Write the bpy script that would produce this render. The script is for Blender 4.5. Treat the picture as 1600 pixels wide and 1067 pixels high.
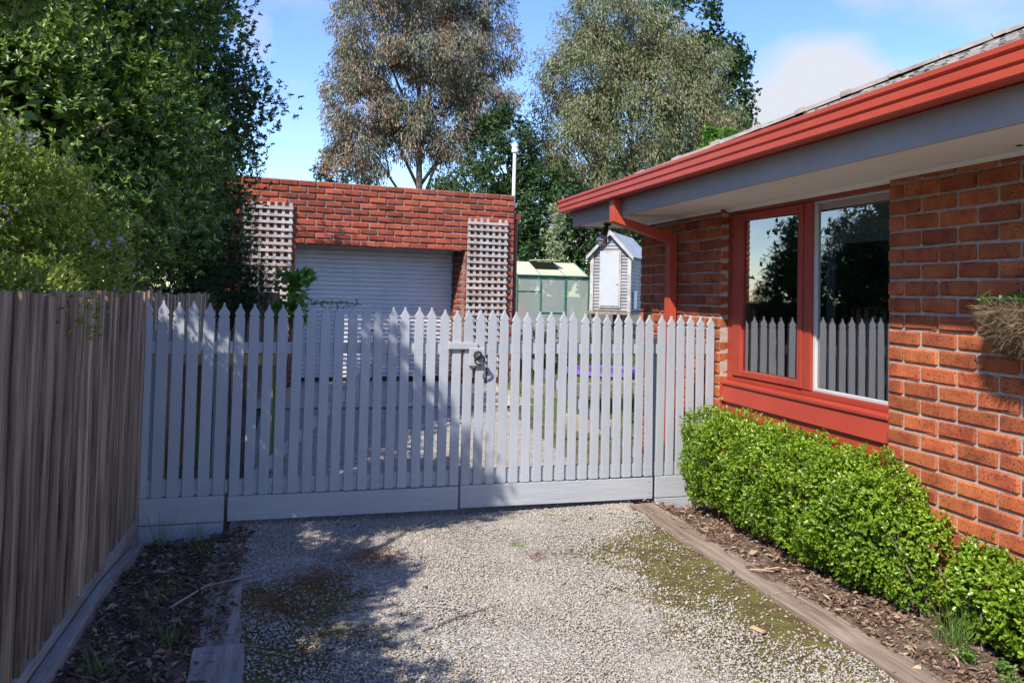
import bpy, bmesh, math, random
import numpy as np
from mathutils import Vector, Matrix

for o in list(bpy.data.objects): bpy.data.objects.remove(o)
scene = bpy.context.scene
COL = scene.collection
rnd = random.Random(7)
rng = np.random.default_rng(11)

# ------------------------------------------------------------------ camera
F, YAW, PITCH, ROLL, CY, EYE = 1271.1, .249, .0381, .0237, 412.0, 1.5
cR = np.array([math.cos(YAW), -math.sin(YAW), 0.]); cD = np.array([math.sin(YAW), math.cos(YAW), 0.]); cU = np.array([0, 0, 1.])
cD2 = cD*math.cos(PITCH)+cU*math.sin(PITCH); cU2 = -cD*math.sin(PITCH)+cU*math.cos(PITCH)
cR3 = cR*math.cos(ROLL)+cU2*math.sin(ROLL); cU3 = -cR*math.sin(ROLL)+cU2*math.cos(ROLL)
cam = bpy.data.objects.new('camera', bpy.data.cameras.new('camera')); COL.objects.link(cam)
cam.matrix_world = Matrix(((cR3[0], cU3[0], -cD2[0], 0), (cR3[1], cU3[1], -cD2[1], 0), (cR3[2], cU3[2], -cD2[2], EYE), (0, 0, 0, 1)))
cam.data.sensor_width = 36; cam.data.lens = F/1600*36; cam.data.shift_y = -(533.5-CY)/1600
cam.data.clip_start = .05; cam.data.clip_end = 3000
scene.camera = cam
scene.cycles.max_bounces = 6; scene.cycles.diffuse_bounces = 3; scene.cycles.glossy_bounces = 3; scene.cycles.transparent_max_bounces = 6

# ------------------------------------------------------------------ light, sky, exposure
SUN = Vector((.95, 1.0, -1.40))                       # direction the light travels
elev = math.atan2(1.40, math.hypot(.95, 1.0)); azim = math.atan2(-.95, -1.0)
sun = bpy.data.objects.new('sun', bpy.data.lights.new('sun', 'SUN')); COL.objects.link(sun)
sun.data.energy = 3.4; sun.data.angle = math.radians(.55); sun.data.color = (1.0, .93, .82)
sun.rotation_euler = SUN.to_track_quat('-Z', 'Y').to_euler(); sun.location = (-8, -8, 14)
world = bpy.data.worlds.new('World'); scene.world = world; world.use_nodes = True
nt = world.node_tree; nt.nodes.clear()
def N(tree, kind, **kw):
    n = tree.nodes.new(kind)
    for k, v in kw.items():
        if k in n.inputs.keys(): n.inputs[k].default_value = v
        else: setattr(n, k, v)
    return n
wo = N(nt, 'ShaderNodeOutputWorld'); wb = N(nt, 'ShaderNodeBackground'); wb.inputs['Strength'].default_value = .132
sky = N(nt, 'ShaderNodeTexSky', sky_type='NISHITA', sun_disc=False, sun_elevation=elev, sun_rotation=azim, altitude=200., air_density=1.0, dust_density=.12, ozone_density=3.2)
tc = N(nt, 'ShaderNodeTexCoord')
cn = N(nt, 'ShaderNodeTexNoise', noise_dimensions='3D'); cn.inputs['Scale'].default_value = 4.2; cn.inputs['Detail'].default_value = 7; cn.inputs['Roughness'].default_value = .52
cm = N(nt, 'ShaderNodeMapping'); cm.inputs['Location'].default_value = (.62, 2.25, .33); cm.inputs['Scale'].default_value = (1, 1, 1.7)
cr = N(nt, 'ShaderNodeValToRGB'); cr.color_ramp.elements[0].position = .57; cr.color_ramp.elements[1].position = .82
def sky_dir(x, y):
    d = cD2+cR3*(x-800)/F+cU3*(CY-y)/F; return d/np.linalg.norm(d)
def wmath(kind, a, b):
    n = N(nt, 'ShaderNodeMath', operation=kind)
    for i, q in enumerate((a, b)):
        if isinstance(q, (int, float)): n.inputs[i].default_value = q
        else: nt.links.new(q, n.inputs[i])
    return n.outputs[0]
cloud = cn.outputs['Fac']
for x, y, rad, amt in ((1260, 165, .105, .30), (1330, 190, .11, .2), (1190, 240, .08, .22), (1480, 40, .16, .13), (1560, 90, .12, .10), (395, 60, .035, .16)):      # cumulus over the roof, thin wisps
    dt = N(nt, 'ShaderNodeVectorMath', operation='DOT_PRODUCT'); nrmz = N(nt, 'ShaderNodeVectorMath', operation='NORMALIZE'); nt.links.new(tc.outputs['Generated'], nrmz.inputs[0]); nt.links.new(nrmz.outputs[0], dt.inputs[0]); dt.inputs[1].default_value = tuple(sky_dir(x, y))
    mr_ = N(nt, 'ShaderNodeMapRange', interpolation_type='SMOOTHSTEP'); mr_.inputs['From Min'].default_value = math.cos(rad); mr_.inputs['From Max'].default_value = math.cos(rad*.15); mr_.inputs['To Max'].default_value = amt
    nt.links.new(dt.outputs['Value'], mr_.inputs['Value']); cloud = wmath('ADD', cloud, mr_.outputs[0])
mix = N(nt, 'ShaderNodeMixRGB'); mix.inputs['Color2'].default_value = (2.7, 2.8, 3.1, 1)
hs = N(nt, 'ShaderNodeHueSaturation'); hs.inputs['Saturation'].default_value = 1.15; hs.inputs['Hue'].default_value = .513; hs.inputs['Value'].default_value = 1.0
nt.links.new(tc.outputs['Generated'], cm.inputs['Vector']); nt.links.new(cm.outputs['Vector'], cn.inputs['Vector'])
nt.links.new(cloud, cr.inputs['Fac']); nt.links.new(cr.outputs['Color'], mix.inputs['Fac'])
nt.links.new(sky.outputs['Color'], hs.inputs['Color']); nt.links.new(hs.outputs['Color'], mix.inputs['Color1'])
nt.links.new(mix.outputs['Color'], wb.inputs['Color']); nt.links.new(wb.outputs['Background'], wo.inputs['Surface'])
scene.view_settings.view_transform = 'Standard'; scene.view_settings.look = 'None'
scene.view_settings.exposure = 1.15; scene.view_settings.gamma = 1; scene.view_settings.use_curve_mapping = False

# ------------------------------------------------------------------ materials
MATS = {}
def M(name, c1, c2=None, scale=6., rough=.7, bump=0., bscale=60., stretch=(1, 1, 1), objrand=0., c3=None, metal=0., spec=.4, detail=5., lo=.35, hi=.65, speck=0., speckscale=250.):
    if name in MATS: return MATS[name]
    m = bpy.data.materials.new(name); m.use_nodes = True; t = m.node_tree; b = t.nodes['Principled BSDF']
    b.inputs['Roughness'].default_value = rough; b.inputs['Metallic'].default_value = metal; b.inputs['Specular IOR Level'].default_value = spec
    tcn = N(t, 'ShaderNodeTexCoord'); oi = N(t, 'ShaderNodeObjectInfo')
    add = N(t, 'ShaderNodeVectorMath', operation='ADD'); mp = N(t, 'ShaderNodeMapping'); mp.inputs['Scale'].default_value = stretch
    sc = N(t, 'ShaderNodeVectorMath', operation='SCALE'); sc.inputs['Scale'].default_value = 3.17
    t.links.new(oi.outputs['Location'], sc.inputs[0]); t.links.new(tcn.outputs['Object'], add.inputs[0]); t.links.new(sc.outputs[0], add.inputs[1]); t.links.new(add.outputs[0], mp.inputs['Vector'])
    nz = N(t, 'ShaderNodeTexNoise'); nz.inputs['Scale'].default_value = scale; nz.inputs['Detail'].default_value = detail; nz.inputs['Roughness'].default_value = .6
    t.links.new(mp.outputs[0], nz.inputs['Vector'])
    rp = N(t, 'ShaderNodeValToRGB'); rp.color_ramp.elements[0].position = lo; rp.color_ramp.elements[1].position = hi
    rp.color_ramp.elements[0].color = (*c1, 1); rp.color_ramp.elements[1].color = (*(c2 or c1), 1)
    if c3: e = rp.color_ramp.elements.new((lo+hi)/2); e.color = (*c3, 1)
    t.links.new(nz.outputs['Fac'], rp.inputs['Fac']); out = rp.outputs['Color']
    if speck:
        n3 = N(t, 'ShaderNodeTexNoise'); n3.inputs['Scale'].default_value = speckscale; n3.inputs['Detail'].default_value = 1
        t.links.new(add.outputs[0], n3.inputs['Vector'])
        r3 = N(t, 'ShaderNodeMapRange'); r3.inputs['From Min'].default_value = .62; r3.inputs['From Max'].default_value = .68; r3.inputs['To Max'].default_value = speck
        t.links.new(n3.outputs['Fac'], r3.inputs['Value'])
        mx = N(t, 'ShaderNodeMixRGB'); mx.inputs['Color2'].default_value = (.03, .015, .01, 1); t.links.new(r3.outputs[0], mx.inputs['Fac']); t.links.new(out, mx.inputs['Color1']); out = mx.outputs['Color']
    if objrand:
        h = N(t, 'ShaderNodeHueSaturation'); mr = N(t, 'ShaderNodeMapRange'); mr.inputs['To Min'].default_value = 1-objrand; mr.inputs['To Max'].default_value = 1+objrand*.7
        t.links.new(oi.outputs['Random'], mr.inputs['Value']); mh = N(t, 'ShaderNodeMath', operation='MULTIPLY'); mh.inputs[1].default_value = 37.3; fh = N(t, 'ShaderNodeMath', operation='FRACT'); m3 = N(t, 'ShaderNodeMapRange'); m3.inputs['To Min'].default_value = .5-objrand*.011; m3.inputs['To Max'].default_value = .5+objrand*.009
        t.links.new(oi.outputs['Random'], mh.inputs[0]); t.links.new(mh.outputs[0], fh.inputs[0]); t.links.new(fh.outputs[0], m3.inputs['Value']); t.links.new(m3.outputs[0], h.inputs['Hue']); t.links.new(mr.outputs[0], h.inputs['Value']); t.links.new(out, h.inputs['Color']); out = h.outputs['Color']
    t.links.new(out, b.inputs['Base Color'])
    if bump:
        n2 = N(t, 'ShaderNodeTexNoise'); n2.inputs['Scale'].default_value = bscale; n2.inputs['Detail'].default_value = 6; t.links.new(mp.outputs[0], n2.inputs['Vector'])
        bp = N(t, 'ShaderNodeBump'); bp.inputs['Strength'].default_value = bump; bp.inputs['Distance'].default_value = .01
        t.links.new(n2.outputs['Fac'], bp.inputs['Height']); t.links.new(bp.outputs[0], b.inputs['Normal'])
    MATS[name] = m; return m

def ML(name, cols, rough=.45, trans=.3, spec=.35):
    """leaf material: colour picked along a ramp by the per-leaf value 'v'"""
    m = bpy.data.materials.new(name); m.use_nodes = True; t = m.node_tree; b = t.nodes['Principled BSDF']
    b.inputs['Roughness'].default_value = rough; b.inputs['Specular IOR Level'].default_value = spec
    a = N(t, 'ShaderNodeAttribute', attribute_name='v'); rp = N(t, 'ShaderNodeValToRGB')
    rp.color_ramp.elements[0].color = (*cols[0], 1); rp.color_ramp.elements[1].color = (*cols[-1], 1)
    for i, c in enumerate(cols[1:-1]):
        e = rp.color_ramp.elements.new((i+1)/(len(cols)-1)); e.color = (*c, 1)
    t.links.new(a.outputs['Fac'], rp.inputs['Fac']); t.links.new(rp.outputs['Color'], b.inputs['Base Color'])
    if trans:
        tr = N(t, 'ShaderNodeBsdfTranslucent'); ms = N(t, 'ShaderNodeMixShader'); ms.inputs['Fac'].default_value = trans
        hv = N(t, 'ShaderNodeHueSaturation'); hv.inputs['Value'].default_value = 1.3; hv.inputs['Saturation'].default_value = 1.1
        t.links.new(rp.outputs['Color'], hv.inputs['Color']); t.links.new(hv.outputs['Color'], tr.inputs['Color'])
        t.links.new(b.outputs[0], ms.inputs[1]); t.links.new(tr.outputs[0], ms.inputs[2]); t.links.new(ms.outputs[0], t.nodes['Material Output'].inputs['Surface'])
    MATS[name] = m; return m

brick_house_m = M('house_brick', (.23, .054, .023), (.43, .122, .042), scale=9, rough=.9, bump=.35, bscale=90, objrand=.32, c3=(.37, .095, .034), speck=.85, speckscale=105)
brick_garage_m = M('garage_brick', (.25, .056, .030), (.38, .090, .046), scale=7, rough=.9, bump=.3, bscale=60, objrand=.40, speck=.5, speckscale=90)
mortar_m = M('mortar', (.34, .275, .23), (.47, .39, .33), scale=30, rough=.95, bump=.5, bscale=200)
gmortar_m = M('garage_mortar', (.17, .135, .115), (.33, .28, .24), scale=5, rough=.95, bump=.5, bscale=120)
red_m = M('red_paint', (.43, .062, .032), (.48, .075, .038), scale=2.5, rough=.42, bump=.05, bscale=40)
winred_m = M('window_red_paint', (.31, .038, .020), (.35, .046, .024), scale=2.5, rough=.45, bump=.05, bscale=40)
darkred_m = M('old_red_paint', (.17, .035, .028), (.22, .045, .035), scale=4, rough=.5)
fascia_m = M('fascia_grey', (.32, .30, .285), (.37, .35, .33), scale=2, rough=.55)
soffit_m = M('soffit_paint', (.76, .74, .72), (.81, .79, .77), scale=1.2, rough=.7, bump=.03, bscale=30)
white_m = M('white_paint', (.74, .74, .73), (.8, .8, .79), scale=3, rough=.5)
picket_m = M('picket_paint', (.345, .365, .405), (.40, .42, .455), scale=5, rough=.55, bump=.12, bscale=30, stretch=(3, 3, .6), objrand=.075, lo=.25, hi=.75)
board_m = M('gate_board_paint', (.345, .36, .395), (.41, .425, .45), scale=4, rough=.6, bump=.25, bscale=22, stretch=(.5, .5, 5), lo=.3, hi=.7)
black_m = M('black_iron', (.012, .012, .013), (.025, .025, .026), scale=20, rough=.3, spec=.6)
steel_m = M('galvanised', (.58, .58, .61), (.66, .66, .69), scale=3, rough=.5, metal=.2, bump=.05, bscale=8)
corr_m = M('corrugated_iron', (.20, .205, .22), (.30, .31, .325), scale=3, rough=.6, metal=.15)
paling_m = M('paling_timber', (.15, .088, .052), (.60, .43, .31), scale=3.2, rough=.92, bump=.6, bscale=14, stretch=(9, 9, .45), objrand=.38, c3=(.38, .265, .185), detail=8)
sleeper_m = M('sleeper_timber', (.16, .105, .075), (.33, .265, .215), scale=3., rough=.95, bump=.6, bscale=12, stretch=(8, .7, 8), detail=8, objrand=.12)
greysleeper_m = M('grey_sleeper', (.22, .19, .165), (.38, .34, .31), scale=3., rough=.95, bump=.6, bscale=12, stretch=(8, .7, 8), detail=8, objrand=.12)
lattice_m = M('weathered_lattice', (.34, .31, .29), (.52, .49, .46), scale=6, rough=.9, bump=.3, bscale=30, objrand=.15)
tile_m = M('concrete_tile', (.10, .085, .075), (.32, .29, .265), scale=7, rough=.95, bump=.5, bscale=60, objrand=.2, c3=(.21, .185, .165), detail=8)
hip_m = M('hip_tile', (.19, .155, .135), (.33, .28, .245), scale=6, rough=.95, bump=.4, bscale=50, objrand=.12, detail=8)
bark_m = M('bark', (.10, .075, .055), (.24, .19, .15), scale=5, rough=.95, bump=.6, bscale=12, stretch=(5, 5, 1))
palebark_m = M('pale_bark', (.08, .058, .045), (.19, .15, .12), scale=3, rough=.9, bump=.4, bscale=8, stretch=(4, 4, 1))
soil_m = M('soil', (.060, .040, .028), (.16, .115, .085), scale=9, rough=1., bump=.9, bscale=45, detail=8)
pvc_m = M('white_plastic', (.72, .72, .71), (.78, .78, .77), scale=3, rough=.4)
greenmetal_m = M('green_frame', (.03, .12, .09), (.05, .16, .12), scale=4, rough=.5)

# ------------------------------------------------------------------ helpers
def tag(o, label=None, cat=None, group=None, kind=None):
    if label: o['label'] = label
    if cat: o['category'] = cat
    if group: o['group'] = group
    if kind: o['kind'] = kind
    return o
def thing(name, label, cat, loc, group=None):
    o = bpy.data.objects.new(name, None); COL.objects.link(o); o.location = loc; o.empty_display_size = .1
    return tag(o, label, cat, group)
def adopt(o, parent):
    if parent is not None:
        o.parent = parent
        o.matrix_parent_inverse = Matrix.Translation(-Vector(parent.location)) if parent.type == 'EMPTY' else Matrix.Identity(4)
    return o
def obj(name, me, mat=None, parent=None, mw=None):
    o = bpy.data.objects.new(name, me); COL.objects.link(o)
    if mat is not None and len(me.materials) == 0: me.materials.append(mat)
    if mw is not None: o.matrix_basis = mw
    return adopt(o, parent)
def mesh(name, V, Fs, smooth=False):
    me = bpy.data.meshes.new(name); me.from_pydata([tuple(v) for v in V], [], [tuple(f) for f in Fs]); me.update()
    if smooth: me.polygons.foreach_set('use_smooth', [True]*len(me.polygons))
    return me
class MB:
    """collects shapes of ONE part"""
    def __init__(s): s.V = []; s.F = []
    def add(s, V, Fs):
        n = len(s.V); s.V += [tuple(v) for v in V]; s.F += [tuple(i+n for i in f) for f in Fs]; return s
    def box(s, a, b, T=None):
        x0, y0, z0 = a; x1, y1, z1 = b
        V = [(x0, y0, z0), (x1, y0, z0), (x1, y1, z0), (x0, y1, z0), (x0, y0, z1), (x1, y0, z1), (x1, y1, z1), (x0, y1, z1)]
        if T: V = [T(*v) for v in V]
        return s.add(V, [(0, 3, 2, 1), (4, 5, 6, 7), (0, 1, 5, 4), (1, 2, 6, 5), (2, 3, 7, 6), (3, 0, 4, 7)])
    def tube(s, pts, rad, seg=8, cap=True, square=False):
        pts = [Vector(p) for p in pts]; n = len(pts); rings = []
        if not hasattr(rad, '__len__'): rad = [rad]*n
        up = None
        for i, p in enumerate(pts):
            d = (pts[min(i+1, n-1)]-pts[max(i-1, 0)]).normalized()
            if up is None: up = Vector((0, 0, 1)) if abs(d.z) < .9 else Vector((0, 1, 0))
            a = d.cross(up).normalized(); b = a.cross(d).normalized(); up = b
            rings.append([p+a*math.cos(2*math.pi*k/seg)*rad[i]+b*math.sin(2*math.pi*k/seg)*rad[i] for k in range(seg)])
        V = [v for r in rings for v in r]; Fs = []
        for i in range(n-1):
            for k in range(seg):
                k2 = (k+1) % seg; Fs.append((i*seg+k, i*seg+k2, (i+1)*seg+k2, (i+1)*seg+k))
        if cap: Fs += [tuple(range(seg-1, -1, -1)), tuple((n-1)*seg+k for k in range(seg))]
        return s.add(V, Fs)
    def extrude(s, prof, a, b, frame):
        """profile [(u,w)] swept between a and b; frame(u,w)->offset vector"""
        n = len(prof); V = [Vector(a)+Vector(frame(u, w)) for u, w in prof]+[Vector(b)+Vector(frame(u, w)) for u, w in prof]
        Fs = [(i, (i+1) % n, n+(i+1) % n, n+i) for i in range(n)]+[tuple(range(n-1, -1, -1)), tuple(range(n, 2*n))]
        return s.add(V, Fs)
    def sphere(s, c, r, seg=10, rings=6, sc=(1, 1, 1)):
        V = []; Fs = []
        for i in range(rings+1):
            th = math.pi*i/rings
            for k in range(seg):
                ph = 2*math.pi*k/seg; V.append((c[0]+r*sc[0]*math.sin(th)*math.cos(ph), c[1]+r*sc[1]*math.sin(th)*math.sin(ph), c[2]+r*sc[2]*math.cos(th)))
        for i in range(rings):
            for k in range(seg): Fs.append((i*seg+k, (i+1)*seg+k, (i+1)*seg+(k+1) % seg, i*seg+(k+1) % seg))
        return s.add(V, Fs)
    def mesh(s, name, bevel=0., smooth=False, seg=1):
        me = mesh(name, s.V, s.F, smooth)
        bm = bmesh.new(); bm.from_mesh(me)
        bmesh.ops.recalc_face_normals(bm, faces=bm.faces)
        if bevel: bmesh.ops.bevel(bm, geom=list(bm.edges), offset=bevel, segments=seg, affect='EDGES', profile=.5)
        bm.to_mesh(me); bm.free()
        if smooth: me.polygons.foreach_set('use_smooth', [True]*len(me.polygons))
        return me
    def build(s, name, mat, parent=None, bevel=0., smooth=False, seg=1): return obj(name, s.mesh(name, bevel, smooth, seg), mat, parent)
def nrm(A): return A/np.maximum(np.linalg.norm(A, axis=-1, keepdims=True), 1e-9)
def raw_mesh(name, V, loops, sizes, attr=None, smooth=False):
    me = bpy.data.meshes.new(name); me.vertices.add(len(V)); me.vertices.foreach_set('co', np.ascontiguousarray(V, np.float32).ravel())
    me.loops.add(len(loops)); me.loops.foreach_set('vertex_index', np.ascontiguousarray(loops, np.int32))
    st = np.concatenate([[0], np.cumsum(sizes)[:-1]]).astype(np.int32); me.polygons.add(len(sizes)); me.polygons.foreach_set('loop_start', st)
    if smooth: me.polygons.foreach_set('use_smooth', np.ones(len(sizes), bool))
    if attr is not None:
        a = me.attributes.new('v', 'FLOAT', 'POINT'); a.data.foreach_set('value', np.ascontiguousarray(attr, np.float32))
    me.update(calc_edges=True); return me
def leaves(name, P, D, Nn, L, Wd, mat, parent=None, fold=.22, shape=4, val=None, droop=.08):
    n = len(P); D = nrm(D); S = nrm(np.cross(D, Nn)); N2 = np.cross(S, D)
    L = np.broadcast_to(np.asarray(L, float), (n,))[:, None]; Wd = np.broadcast_to(np.asarray(Wd, float), (n,))[:, None]
    if val is None: val = rng.random(n)
    if shape == 4:
        V = np.stack([P, P+D*L*.45+S*Wd*.5+N2*fold*Wd, P+D*L-N2*droop*L, P+D*L*.45-S*Wd*.5+N2*fold*Wd], 1)
        idx = np.array([0, 1, 2, 0, 2, 3]); k = 4; sz = np.full(2*n, 3)
    elif shape == 7:      # narrow curved blade
        st = [(0, .8), (.4, 1.), (.75, .65)]; rows = []
        for q, w in st: c_ = P+D*L*q-N2*droop*L*q*q; rows += [c_-S*Wd*.5*w, c_+S*Wd*.5*w]
        V = np.stack(rows+[P+D*L-N2*droop*L], 1); idx = np.array([0, 1, 3, 2, 2, 3, 5, 4, 4, 5, 6]); k = 7; sz = np.tile([4, 4, 3], n)
    else:
        V = np.stack([P, P+D*L*.28+S*Wd*.42+N2*fold*Wd*.8, P+D*L*.68+S*Wd*.45+N2*(fold*Wd*.8-droop*L*.3), P+D*L-N2*droop*L, P+D*L*.68-S*Wd*.45+N2*(fold*Wd*.8-droop*L*.3), P+D*L*.28-S*Wd*.42+N2*fold*Wd*.8], 1)
        idx = np.array([0, 1, 2, 3, 0, 3, 4, 5]); k = 6; sz = np.full(2*n, 4)
    lp = (idx[None]+np.arange(n)[:, None]*k).ravel()
    me = raw_mesh(name, V.reshape(-1, 3), lp, sz, np.repeat(val, k)); return obj(name, me, mat, parent)
def rdir(n): return nrm(rng.normal(size=(n, 3)))
def shoots(lobes, nclump, per, rc, t0=.72, t1=1.0, zmin=None, flat=1.):
    """points and outward directions clumped over the outside of ellipsoid lobes (cx,cy,cz,rx,ry,rz)"""
    lo = np.array(lobes, float); w = lo[:, 3]*lo[:, 4]+lo[:, 4]*lo[:, 5]+lo[:, 3]*lo[:, 5]; w = w/w.sum()
    pick = rng.choice(len(lo), nclump, p=w); u = rdir(nclump); t = rng.uniform(t0, t1, nclump)[:, None]
    C = lo[pick, :3]+u*lo[pick, 3:]*t; Nm = nrm(u/lo[pick, 3:])
    keep = np.ones(nclump, bool)
    for l in lo:
        keep &= ~((((C-l[:3])/l[3:])**2).sum(1) < (t0*.8)**2)
    if zmin is not None: keep &= C[:, 2] > zmin
    C = C[keep]; Nm = Nm[keep]; m = len(C); cv = rng.random(m)
    r = rc*rng.uniform(.6, 1.3, m)
    d = rdir(m*per).reshape(m, per, 3)*(rng.random((m, per, 1))**.4); d = d+Nm[:, None]*.15; d[..., 2] *= flat
    P = C[:, None]+d*r[:, None, None]; A = nrm(d*.8+Nm[:, None]*.7)
    return P.reshape(-1, 3), A.reshape(-1, 3), np.repeat(cv, per)
def rosettes(name, P, A, cv, k, L, Wd, mat, parent, tilt=(.5, 1.25), up=.5, shape=4, step=.03, spread=.6):
    n = len(P); A = nrm(A+np.array([0, 0, up])+rng.normal(size=(n, 3))*.25)
    ref = rdir(n); X = nrm(np.cross(A, ref)); Y = np.cross(A, X)
    ph = rng.uniform(0, 6.283, (n, k)); th = rng.uniform(*tilt, (n, k))
    D = A[:, None]*np.cos(th)[..., None]+(X[:, None]*np.cos(ph)[..., None]+Y[:, None]*np.sin(ph)[..., None])*np.sin(th)[..., None]
    Pp = P[:, None]+A[:, None]*(rng.random((n, k, 1))*step*k*.5)
    ls = rng.uniform(.65, 1.15, n*k)
    v = np.clip(np.repeat(cv, k)*spread+rng.random(n*k)*(1-spread), 0, 1)
    return leaves(name, Pp.reshape(-1, 3), D.reshape(-1, 3), np.repeat(A, k, 0), L*ls, Wd*ls, mat, parent, shape=shape, val=v)
def trunk(name, base, lobes, r0, mat, parent, hfork=.4, seg=8):
    b = MB(); base = Vector(base); top = Vector(np.mean([l[:3] for l in lobes], 0)); fork = base.lerp(top, hfork)+Vector((rnd.uniform(-.1, .1), rnd.uniform(-.1, .1), 0))
    b.tube([base-Vector((0, 0, .1)), base+Vector((0, 0, .15)), base.lerp(fork, .5)+Vector((rnd.uniform(-.05, .05), 0, 0)), fork, fork.lerp(top, .6), top], [r0*1.35, r0*1.05, r0*.9, r0*.8, r0*.5, r0*.2], seg)
    for l in lobes:
        e = Vector(l[:3])+Vector((0, 0, l[5]*.35)); zf = min(.95, max(hfork*.8, (l[2]-l[5]*.9-base.z)/max(.1, (top.z-base.z))*.75)); fk = base.lerp(top, zf) if zf > hfork else base.lerp(fork, zf/hfork); mid = fk.lerp(e, .5)+Vector((rnd.uniform(-.15, .15), rnd.uniform(-.15, .15), .1))
        b.tube([fk-Vector((0, 0, .05)), mid, e], [r0*.4, r0*.26, r0*.08], 6)
        for q in range(3):
            e2 = Vector(l[:3])+Vector((rnd.uniform(-.7, .7)*l[3], rnd.uniform(-.7, .7)*l[4], rnd.uniform(-.3, .8)*l[5])); b.tube([mid, mid.lerp(e2, .5)+Vector((0, 0, .1)), e2], [r0*.22, r0*.14, r0*.04], 5)
    return b.build(name, mat, parent, smooth=True)

# ------------------------------------------------------------------ layout constants
W = 3.0413; Z8 = 1.4512; CO = .086; BL = .24
YP, YJ, YL = 3.75, 5.566, 7.085
SOF = 2.185
TA = .0494; YE = 5.6347
GA = .1282; GX, GY, GZ = -.1221, 11.1719, 2.964
def gate(X, z, off=0.):
    """point of the gate line at abscissa X, height z, off metres towards the street"""
    return (X+math.sin(TA)*off, YE+(X-W)*math.tan(TA)-math.cos(TA)*off, z)
gc, gs = math.cos(GA), math.sin(GA)
def gar(s, d, z): return (GX+s*gc-d*gs, GY+s*gs+d*gc, z)      # d metres behind the facade

def gz(x, y):
    x = np.asarray(x, float); y = np.asarray(y, float)
    s = np.clip((y-6)/5.6, 0, 1); h = .2*s*s*(3-2*s)+.1*np.clip((y-12)/5, 0, 1)
    left = np.clip((-.30-x)/.25, 0, 1)*np.clip((y-4.3)/1.0, 0, 1)*np.clip((6.4-y)/.6, 0, 1)
    right = np.clip((x-2.5)/.25, 0, 1)*np.clip((y-4.6)/.8, 0, 1)*np.clip((6.2-y)/.5, 0, 1)
    gateflat = np.clip(1-np.abs(x-1.05)/1.4, 0, 1)
    return h-.075*left-.06*right-.026*gateflat*np.clip((y-4.6)/.9, 0, 1)*np.clip((7-y), 0, 1)+.012*gateflat*np.clip((4.4-y), 0, 1)

# ------------------------------------------------------------------ ground
def sheet(name, xs, ys, dz, mat, kind='structure', wob=0.):
    X, Y = np.meshgrid(xs, ys, indexing='ij'); Z = gz(X, Y)+dz+wob*(np.sin(X*7.3+Y*3.1)*np.sin(Y*5.7-X*2.2))
    V = np.stack([X, Y, Z], -1).reshape(-1, 3); nx, ny = len(xs), len(ys)
    i, j = np.meshgrid(np.arange(nx-1), np.arange(ny-1), indexing='ij'); a = (i*ny+j).ravel()
    lp = np.stack([a, a+ny, a+ny+1, a+1], 1).ravel()
    me = raw_mesh(name, V, lp, np.full(len(a), 4), smooth=True); o = obj(name, me, mat)
    return tag(o, kind=kind)
big = np.concatenate([[-900, -200, -60, -25, -12, -6], np.arange(-4, 12.1, .25), [14, 18, 25, 40, 90, 300, 900]])
bigy = np.concatenate([[-600, -120, -40, -15, -6, -2], np.arange(0, 18.1, .25), [20, 24, 30, 45, 90, 300, 1200]])
ground_m = M('ground_earth', (.075, .055, .04), (.17, .13, .09), scale=3, rough=1., bump=.8, bscale=30, detail=9, c3=(.10, .085, .05))
sheet('ground', big, bigy, -.012, ground_m)

# gravel drive: stone colours, moss and rust litter with shapes of their own
gm = bpy.data.materials.new('gravel_drive'); gm.use_nodes = True; t = gm.node_tree; pb = t.nodes['Principled BSDF']; pb.inputs['Roughness'].default_value = .95; pb.inputs['Specular IOR Level'].default_value = .2
tcg = N(t, 'ShaderNodeTexCoord'); vo = N(t, 'ShaderNodeTexVoronoi'); vo.inputs['Scale'].default_value = 85; t.links.new(tcg.outputs['Object'], vo.inputs['Vector'])
sep = N(t, 'ShaderNodeSeparateColor'); t.links.new(vo.outputs['Color'], sep.inputs[0])
rp = N(t, 'ShaderNodeValToRGB'); rp.color_ramp.elements[0].color = (.17, .16, .15, 1); rp.color_ramp.elements[1].color = (.55, .53, .50, 1); e = rp.color_ramp.elements.new(.45); e.color = (.36, .345, .32, 1); e = rp.color_ramp.elements.new(.7); e.color = (.42, .37, .31, 1)
t.links.new(sep.outputs[0], rp.inputs['Fac'])
sx = N(t, 'ShaderNodeSeparateXYZ'); t.links.new(tcg.outputs['Object'], sx.inputs[0])
def band(src, a, b, c, d):
    m1 = N(t, 'ShaderNodeMapRange'); m1.inputs['From Min'].default_value = a; m1.inputs['From Max'].default_value = b
    m2 = N(t, 'ShaderNodeMapRange'); m2.inputs['From Min'].default_value = c; m2.inputs['From Max'].default_value = d; m2.inputs['To Min'].default_value = 1; m2.inputs['To Max'].default_value = 0
    t.links.new(src, m1.inputs['Value']); t.links.new(src, m2.inputs['Value']); mu = N(t, 'ShaderNodeMath', operation='MULTIPLY'); t.links.new(m1.outputs[0], mu.inputs[0]); t.links.new(m2.outputs[0], mu.inputs[1]); return mu.outputs[0]
def op(k, a, b):
    n = N(t, 'ShaderNodeMath', operation=k)
    for i, q in enumerate((a, b)):
        if isinstance(q, (int, float)): n.inputs[i].default_value = q
        else: t.links.new(q, n.inputs[i])
    return n.outputs[0]
def noise(scale, det=5.):
    n = N(t, 'ShaderNodeTexNoise'); n.inputs['Scale'].default_value = scale; n.inputs['Detail'].default_value = det; n.inputs['Roughness'].default_value = .65; t.links.new(tcg.outputs['Object'], n.inputs['Vector']); return n.outputs['Fac']
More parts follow.
